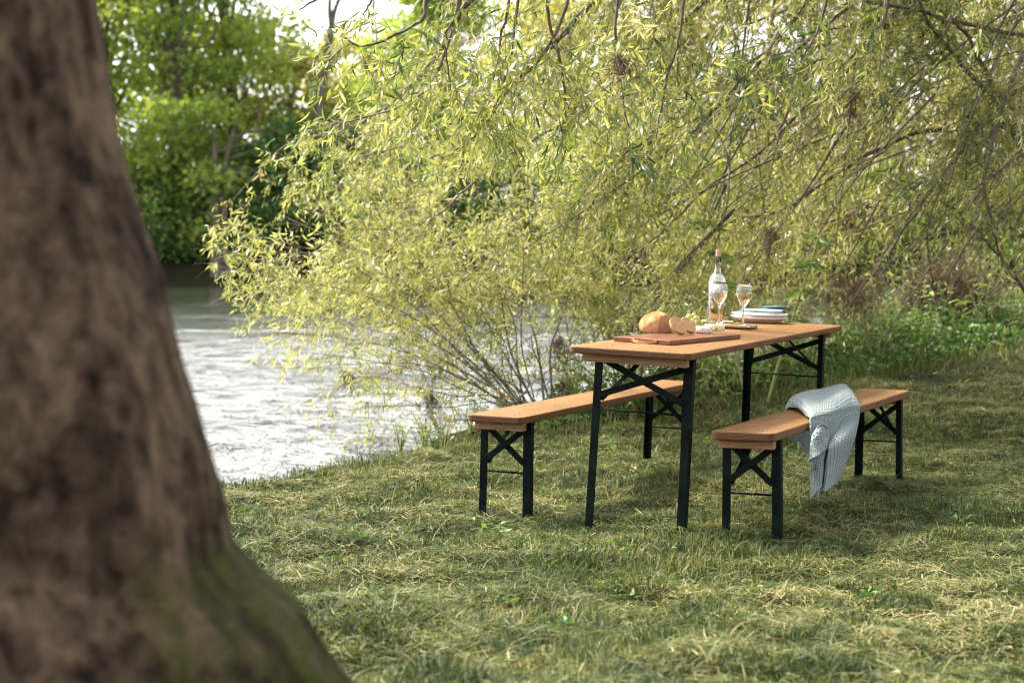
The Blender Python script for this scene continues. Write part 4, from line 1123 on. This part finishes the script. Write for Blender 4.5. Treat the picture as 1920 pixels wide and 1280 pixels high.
# ------------------------------------------------------------------ trees of the far bank and beyond
def far_tree(px, Y, h, wr, label, mat, nl=9000, leaf=.2, trunk_lean=0, z0=.15, group='trees on the far bank', dens_hole=.5, seed=0, tint=.5, name='bank_tree', flat=.5):
    r_ = np.random.default_rng(seed)
    x0 = (px - 960) / FPX * Y; b = np.array([x0, Y, float(ground_h(x0, Y)) - .1])
    root = empty(name, b, label=label, cat='tree' if 'tree' in name else 'shrub', group=group)
    tb = Tubes(); top = np.array([trunk_lean, 0, h * .8])
    tp = catmull([(0, 0, 0), (trunk_lean * .2 + r_.normal(0, .15), 0, h * .3), (trunk_lean * .6, 0, h * .55), top], 6)
    tb.add(tp, np.linspace(.022 * h + .05, .03, len(tp)), 8)
    ncl = int(26 + h * 4); cen = []
    for i in range(ncl):
        t = r_.uniform(z0, 1.0); a = r_.random() * 2 * PI; prof = math.sin(PI * min(1, (t - z0) / (1 - z0) * .8 + .2)) ** .6
        rad = wr * prof * math.sqrt(r_.random()) * .95
        c = np.array([rad * math.cos(a) + trunk_lean * t, rad * math.sin(a), h * t]); cen.append(c)
        s_ = np.array([np.interp(max(.1, t - .25), np.linspace(0, 1, len(tp)), tp[:, k]) for k in range(3)])
        tb.add(catmull([s_, (s_ + c) / 2 + [0, 0, .2], c], 4), np.linspace(.05, .012, 9), 5)
    cen = np.array(cen)
    tb.build('trunk', M['far_bark'], root)
    per = nl // ncl; idx = np.repeat(np.arange(ncl), per); n = len(idx)
    sz = r_.uniform(.5, 1.15, ncl) * wr * .36 + .25
    d = unit(r_.normal(size=(n, 3))); rr = r_.random(n) ** .45
    P = cen[idx] + d * (rr * sz[idx])[:, None] * [1, 1, flat]
    D = unit(d * [1, 1, .2] + .6 * r_.normal(size=(n, 3)) + [0, 0, -.35])
    L = r_.uniform(.6, 1.25, n) * leaf
    tn = np.clip(tint + .22 * (P[:, 2] / h - .5) * 0 + r_.normal(0, .2, n) + np.repeat(r_.normal(0, .13, ncl), per), 0, 1)
    up = np.zeros((n, 3)); up[:, 1] = 1; 
    link('crown', leaves_mesh('crown', P, D, L, L * r_.uniform(.55, .9, n), 'far', tn, roll=np.cross(D, np.array([0, 0, 1.]) + .6 * r_.normal(size=(n, 3)))), mat, root, smooth=False)
ft = far_tree
ft(330, 55.5, 12.5, 3.6, 'leafy green maple leftmost on the far bank, beside the foreground trunk', M['maple'], 16000, .2, seed=1, tint=.72, z0=.12)
ft(200, 57, 14, 4, 'tall maple on the far bank behind the foreground trunk', M['maple'], 12000, .21, seed=2, tint=.8)
ft(425, 58, 13, 2.5, 'far bank tree with a dark bare trunk showing through its crown', M['maple'], 9000, .19, seed=3, tint=.8, z0=.3)
ft(545, 60, 6.6, 2.8, 'pale yellow green tree on the far bank below the patch of sky', M['far_yellow'], 8500, .2, seed=4, tint=.45)
ft(650, 66, 7.6, 3.4, 'low pale tree far behind the slim bare forked tree', M['far_yellow'], 7000, .2, seed=16, tint=.7)
ft(810, 60, 9.0, 2.9, 'dark green tree on the far bank right of the patch of sky', M['maple'], 12000, .23, seed=5, tint=.6, z0=.08)
ft(1060, 62, 15, 4.6, 'tall sunlit yellow tree behind the middle of the willow', M['far_yellow'], 11000, .26, seed=6, tint=.8)
ft(1250, 60, 14, 5, 'sunlit yellow green tree behind the bottle and glasses', M['far_yellow'], 11000, .26, seed=7, tint=.75)
ft(1520, 62, 13, 5, 'yellow green tree far behind the right end of the table', M['far_yellow'], 9000, .26, seed=8, tint=.65)
ft(1780, 60, 12, 5, 'spring green tree far behind the right bench', M['far_yellow'], 9000, .26, seed=9, tint=.55)
ft(60, 57, 12, 4, 'leafy maple on the far bank wholly behind the foreground trunk', M['maple'], 6000, .26, seed=11, tint=.6)
ft(-330, 58, 12, 4.5, 'leafy maple second beyond the left edge of the view', M['maple'], 5000, .28, seed=13, tint=.7)
ft(-560, 59, 13, 5, 'leafy maple third beyond the left edge of the view', M['far_yellow'], 5000, .3, seed=14, tint=.5)
ft(-800, 60, 12, 5, 'leafy maple fourth beyond the left edge of the view', M['maple'], 5000, .3, seed=15, tint=.6)
ft(-120, 58, 13, 4.5, 'leafy maple on the far bank beyond the left edge of the view', M['maple'], 5000, .28, seed=12, tint=.6)
ft(2050, 60, 13, 5, 'spring green tree beyond the right edge of the view', M['far_yellow'], 6000, .26, seed=10, tint=.55)
shr = [(-700, 3.5, 'mid'), (-560, 3, 'dark'), (-420, 3.4, 'mid'), (-280, 3, 'dark'), (-150, 2.8, 'dark'), (-20, 3.2, 'mid'), (80, 3.0, 'dark'), (165, 2.6, 'mid'), (250, 1.9, 'dark'), (330, 2.6, 'dark'), (400, 3.4, 'mid'), (470, 3.0, 'dark'), (540, 4.2, 'dark'), (610, 3.6, 'dark'), (680, 4.4, 'dark'), (760, 3.4, 'mid'), (840, 4.6, 'dark'), (930, 3.8, 'dark'), (1030, 3.6, 'mid'), (1140, 3.4, 'mid'), (1260, 3.6, 'mid'), (1390, 3.0, 'mid'), (1520, 3.0, 'mid'), (1650, 2.8, 'mid'), (1790, 3.0, 'mid'), (1930, 3.0, 'mid')]
for i, (px, hh, kd) in enumerate(shr):
    ft(px, 54.6 + .5 * (i % 2), hh, 1.5 + .2 * (i % 3), 'dense bush at the foot of the far bank trees', M['far_dark'] if kd == 'dark' else M['maple'], 3600, .17, seed=30 + i, tint=.5 if kd == 'dark' else .6, z0=.02, name='bank_bush', group='bushes at the foot of the far bank trees', flat=.8)
# bare leaning tree against the sky, with a forked top
b = np.array([(585 - 960) / FPX * 57.5, 57.5, float(ground_h(-6.6, 57.5))])
bt = empty('bare_tree', b, label='slim bare forked tree leaning right against the bright sky', cat='tree')
tb = Tubes()
P = lambda *p: [at(*q) - b for q in p]
tb.add(catmull([(0, 0, 0)] + P((590, 330, 57.5), (600, 180, 57.5), (612, 110, 57.5), (622, 50, 57.5)), 6), np.linspace(.22, .12, 25), 8)
tb.add(catmull(P((622, 52, 57.5), (628, 20, 57.5), (645, -20, 57.5), (670, -60, 57.5)), 6), np.linspace(.1, .05, 19), 7)
tb.add(catmull(P((622, 52, 57.5), (618, 15, 57.5), (622, -40, 57.5)), 6), np.linspace(.1, .05, 13), 7)
tb.build('trunk', M['far_bark'], bt)
# pale dead trunks seen in front of the dark far bank
for i, (pts, lab) in enumerate([([(408, 520), (405, 420), (404, 330), (400, 240)], 'dark straight trunk rising from the far bank, left of the pale branches'),
                               ([(425, 480), (420, 380), (425, 300), (445, 215)], 'thin pale leaning trunk on the far bank between darker ones'),
                               ([(545, 500), (545, 420), (540, 350)], 'pale twisted dead stem on the far bank, right of the trunks')]):
    Y = 53.9; b = at(pts[0][0], pts[0][1], Y); b[2] = float(ground_h(b[0], Y)) - .1
    r = empty('bare_tree', b, label=lab, cat='tree'); tb = Tubes()
    pp_ = catmull([b - b] + [at(x, y, Y) - b for x, y in pts[1:]], 6); tb.add(pp_, np.linspace(.24 if i == 0 else .11, .05, len(pp_)), 7)
    for k in range(3):
        s_ = pp_[int(len(pp_) * (.5 + .15 * k))]; tb.add(catmull([s_, s_ + [.6 + .3 * k, 0, .25], s_ + [1.5 + .3 * k, .1, .1 - .2 * k]], 5), np.linspace(.05, .02, 11), 5)
    tb.build('trunk', M['far_bark'], r)

# ------------------------------------------------------------------ bank herbs, nettles and flowers
def herb(x, y, h, nleaf, L, tint, label, seed, lean=0.0, group='leafy plants along the river bank', wide=.42, petal=None):
    r_ = np.random.default_rng(seed); z = max(float(ground_h(x, y)), WATER_Z) - .02
    root = empty('leafy_plant', (x, y, z), label=label, cat='plant', group=group)
    tb = Tubes(); P = []; D = []
    ns = 3 + int(r_.random() * 4)
    for k in range(ns):
        a = r_.random() * 2 * PI; hh = h * r_.uniform(.6, 1.05); e = np.array([math.cos(a) * hh * .35 + lean * hh, math.sin(a) * hh * .35, hh])
        c = catmull([(0, 0, 0), e * [.3, .3, .5], e], 5); tb.add(c, np.linspace(.0045, .002, len(c)), 4)
        m = max(3, nleaf // ns); t = np.linspace(.15, 1, m)
        q = np.stack([np.interp(t, np.linspace(0, 1, len(c)), c[:, i]) for i in range(3)], -1)
        az = np.arange(m) * 2.4 + a; d = np.stack([np.cos(az), np.sin(az), r_.uniform(-.25, .45, m)], -1); P.append(q); D.append(unit(d))
    P = np.concatenate(P); D = np.concatenate(D); n = len(P); Ls = L * r_.uniform(.6, 1.15, n)
    tb.build('stem', M['stalk'], root)
    up = np.cross(D, np.array([0, 0, 1.]) + .25 * r_.normal(size=(n, 3)))
    link('foliage', leaves_mesh('foliage', P, D, Ls, Ls * wide, 'broad', np.clip(tint + r_.normal(0, .18, n), 0, 1), roll=np.cross(up, D) * 1.0), M['herb'], root)
    if petal:
        mb = MB()
        for k in range(3):
            a = r_.random() * 6; c = Vector((math.cos(a) * h * .3, math.sin(a) * h * .3, h * r_.uniform(.8, 1.1)))
            for j in range(5):
                b_ = j * 2 * PI / 5; d = Vector((math.cos(b_), math.sin(b_), .35)); s = Vector((-math.sin(b_), math.cos(b_), 0))
                mb.add([c, c + d * .012 + s * .008, c + d * .02, c + d * .012 - s * .008], [(0, 1, 2, 3)])
        mb.build('flower', M[petal], root)
cnt = 0
labs = ['low leafy plant on the bank in the gap under the table', 'leafy plant on the bank between table and stump', 'dark leafy plant in the shade at the right edge of the bank']
r2 = np.random.default_rng(99)
for i in range(330):
    x = (r2.uniform(.25, 6.2) if i < 240 else r2.uniform(2.6, 6.0)) if i > 26 else r2.uniform(-.8, .3); my = float(mown_y(x)); right = x > 2.3
    y = my + .1 + abs(r2.normal(0, .55 + .4 * right)) + (r2.random() < (.35 + .25 * right)) * r2.uniform(0, 1.6 + .8 * right)
    px, _ = project(np.array([x, y, .2]))
    h = r2.uniform(.16, .4) * (1.25 if right else 1.0) * (1 + .5 * (y - my) * right)
    h = min(h, .85)
    if i >= 240: y = my + r2.uniform(.5, 3.0); h = r2.uniform(.5, .95) * (1 if x > 3.4 else .7)
    if x < .3: h *= .7
    lab = ('small weed standing on the bank edge by the water left of the bench' if x < .3 else 'leafy plant on the bank seen beneath the table' if px < 1560 else 'leafy plant on the shaded bank right of the table')
    herb(x, y, h, 16 if not right else 22, r2.uniform(.06, .13) * (.5 if x < .3 else 1), r2.uniform(.35, .8) if not right else r2.uniform(.4, .85), lab, 200 + i, petal='yellow_petal' if i % 17 == 3 else ('white_petal' if i % 19 == 5 else None))  # right-hand plants get a lighter tint to offset the willow's shadow
# the two tall stems behind the bottle and the big leaves there
for i, (bx, tx, ty, Y, lab) in enumerate([(1405, 1330, 400, 11.0, 'tall umbrella leaved stem rising right behind the bottle'), (1440, 1540, 430, 11.4, 'thin tall stem leaning right behind the plates')]):
    b = at(bx, 720, Y); b[2] = float(ground_h(b[0], b[1])); r = empty('tall_stem', b, label=lab, cat='plant'); tb = Tubes()
    e = at(tx, ty, Y) - b; c = catmull([(0, 0, 0), e * .35 + [-.01, 0, 0], e * .7, e], 6); tb.add(c, np.linspace(.011, .004, len(c)), 6); tb.build('stem', M['stalk'], r)
    P = []; D = []
    for t in (.45, .62, .8, .95):
        k = int(t * (len(c) - 1))
        for j in range(7): a = j * .9 + t * 9; P.append(c[k]); D.append((math.cos(a), math.sin(a) * .6, -.25 + .3 * math.sin(j)))
    P = np.array(P); D = unit(np.array(D)); L = rng.uniform(.09, .15, len(P))
    link('foliage', leaves_mesh('foliage', P, D, L, L * .25, 'broad', rng.uniform(.3, .8, len(P)), roll=None), M['herb'], r)

# undergrowth nobody could count
n = 26000
x = rng.uniform(.2, 7.5, n); y = mown_y(x) + .15 + np.abs(rng.normal(0, .9, n)) * (.25 + .16 * np.clip(x, 0, 5)); k = y < wedge_y(x) + .1; x, y = x[k], y[k]; n = len(x)
hh = (.03 + .2 * rng.random(n) * np.clip((y - mown_y(x)) * 1.5, .25, 1.4)) * np.clip(.5 + .25 * x, .5, 1.3)
P = np.stack([x, y, ground_h(x, y) + hh], -1); az = rng.random(n) * 2 * PI; D = unit(np.stack([np.cos(az), np.sin(az), rng.normal(.1, .3, n)], -1)); L = rng.uniform(.025, .06, n)
link('bank_undergrowth', leaves_mesh('u', P, D, L, L * .5, 'willow', np.clip(rng.normal(.4, .2, n), 0, 1), roll=np.cross(D, np.array([0, 0, 1.]) + .5 * rng.normal(size=(n, 3)))), M['herb'], kind='stuff', label='low mixed undergrowth along the river bank', cat='undergrowth')

# ------------------------------------------------------------------ stump, flood debris
def tuft(px, py, Y, w, h, label, n=70, name='debris_tuft', group='dry debris tufts caught in the willow'):
    c = at(px, py, Y); root = None; k = n; m = 6
    s = rng.normal(0, w / 4, (k, 3)) * [1, .6, .6]
    P = np.zeros((k, m, 3)); P[:, 0] = s
    d = rng.normal(0, .3, (k, 3)); d[:, 2] -= .9
    d = unit(d) * (h * rng.uniform(.3, 1, (k, 1)))
    for j in range(1, m): P[:, j] = P[:, j - 1] + d / (m - 1) + rng.normal(0, h * .07, (k, 3))
    V, F = batch_tubes(P, np.full((k, m), .0018), 3)
    link(name, mesh_tris(name, V, F), M['debris'], None, loc=tuple(c), label=label, cat='debris', group=group)
for px, py, Y, w, h, lab in ((1163, 108, 8.7, .05, .16, 'hanging brown debris tuft high up left of centre top'), (1459, 105, 10.6, .06, .14, 'brown debris tuft near the top among right hand branches'), (1601, 168, 11, .05, .16, 'brown debris tuft on the upper right branches'),
                             (1594, 206, 11.2, .05, .12, 'small brown debris tuft just below another on the right'), (1594, 409, 11.6, .12, .14, 'round brown debris ball above the end of the table'), (1446, 430, 11.6, .07, .25, 'long brown debris tuft hanging above the plates'),
                             (652, 699, 11, .05, .12, 'brown debris tuft over the river in the low willow stems'), (810, 741, 10.9, .08, .14, 'brown debris tuft in the low stems left of the bench'), (1047, 639, 11, .07, .2, 'brown debris tuft left of the table edge'),
                             (1057, 716, 11, .07, .16, 'brown debris tuft directly above the back bench'), (1200, 597, 11.2, .1, .14, 'brown debris tuft behind the bread loaf')):
    tuft(px, py, Y, w, h, lab)
tuft(1790, 520, 14.6, .8, .2, 'wide heap of dry brown flood debris caught above the stump', 1500, 'debris_heap', 'flood debris heaps')
tuft(1600, 545, 13.8, .6, .22, 'lower heap of brown debris left of the stump', 700, 'debris_heap', 'flood debris heaps')
def stump(px, py, Y, r, h, lab):
    b = at(px, py, Y); b[2] = float(ground_h(b[0], b[1])) - .1; mb = MB(); n = 28; V = []; F = []
    for i in range(13):
        t = i / 12
        for k in range(n):
            a = 2 * PI * k / n; rr = r * (1.15 - .25 * t + .12 * math.sin(3 * a + 1) + .1 * math.sin(7 * a + 4 * t)) * (1 if i < 12 else .3); V.append((rr * math.cos(a), rr * math.sin(a), h * min(1, t * 1.05) * (1 + .15 * math.sin(2 * a) * t)))
    for i in range(12):
        for k in range(n): F.append((i * n + k, i * n + (k + 1) % n, (i + 1) * n + (k + 1) % n, (i + 1) * n + k))
    F.append(tuple(range(12 * n, 13 * n))); mb.add(V, F)
    mb.build('tree_stump', M['stump'], None, smooth=True, loc=tuple(b), label=lab, cat='stump')
stump(1765, 640, 15.0, .33, .62, 'dark rotten stump under the debris heap at the right')

# ------------------------------------------------------------------ light
SUN_EL, SUN_AZ = math.radians(48), math.radians(-62)      # azimuth from +Y towards -X (ahead, left)
sd = Vector((math.sin(SUN_AZ) * math.cos(SUN_EL), math.cos(SUN_AZ) * math.cos(SUN_EL), math.sin(SUN_EL)))
sun = bpy.data.lights.new('sun', 'SUN'); sun.energy = 2.3; sun.angle = math.radians(10); sun.color = (1, .89, .7)
so = bpy.data.objects.new('sun', sun); C.objects.link(so); so.rotation_euler = sd.to_track_quat('Z', 'Y').to_euler(); so.location = (0, 0, 20)
w = bpy.data.worlds.new('World'); scene.world = w; w.use_nodes = True; nt = w.node_tree; nt.nodes.clear()
sky = nt.nodes.new('ShaderNodeTexSky'); sky.sky_type = 'NISHITA'; sky.sun_disc = False; sky.sun_elevation = SUN_EL; sky.sun_rotation = SUN_AZ
sky.air_density = 1.0; sky.dust_density = 3.5; sky.ozone_density = 1
bw_ = nt.nodes.new('ShaderNodeRGBToBW'); nt.links.new(sky.outputs[0], bw_.inputs[0])
mx = nt.nodes.new('ShaderNodeMix'); mx.data_type = 'RGBA'; mx.inputs[0].default_value = .88; nt.links.new(sky.outputs[0], mx.inputs[6]); nt.links.new(bw_.outputs[0], mx.inputs[7])
bg = nt.nodes.new('ShaderNodeBackground'); bg.inputs[1].default_value = .15; nt.links.new(mx.outputs[2], bg.inputs[0])
ow = nt.nodes.new('ShaderNodeOutputWorld'); nt.links.new(bg.outputs[0], ow.inputs[0])

# ------------------------------------------------------------------ camera
cam = bpy.data.cameras.new('camera'); co = bpy.data.objects.new('camera', cam); C.objects.link(co)
co.location = (0, 0, CAMH); co.rotation_euler = (PI / 2 - PITCH, 0, 0)
cam.sensor_width = 36; cam.lens = FPX / 1920 * 36; cam.clip_end = 2000; cam.clip_start = .05
cam.dof.use_dof = True; cam.dof.focus_distance = 7.2; cam.dof.aperture_fstop = 3.4
scene.camera = co
scene.view_settings.view_transform = 'Standard'; scene.view_settings.look = 'None'; scene.view_settings.exposure = 2.25; scene.view_settings.gamma = 1
scene.cycles.max_bounces = 10; scene.cycles.transmission_bounces = 8; scene.cycles.diffuse_bounces = 4; scene.cycles.glossy_bounces = 4; scene.cycles.transparent_max_bounces = 8
scene.cycles.use_denoising = True; scene.cycles.pixel_filter_type = 'BLACKMAN_HARRIS'; scene.cycles.filter_width = 1.1
try: scene.cycles.denoiser = 'OPENIMAGEDENOISE'; scene.cycles.denoising_input_passes = 'RGB_ALBEDO_NORMAL'
except Exception: pass
scene.cycles.caustics_reflective = False; scene.cycles.caustics_refractive = False
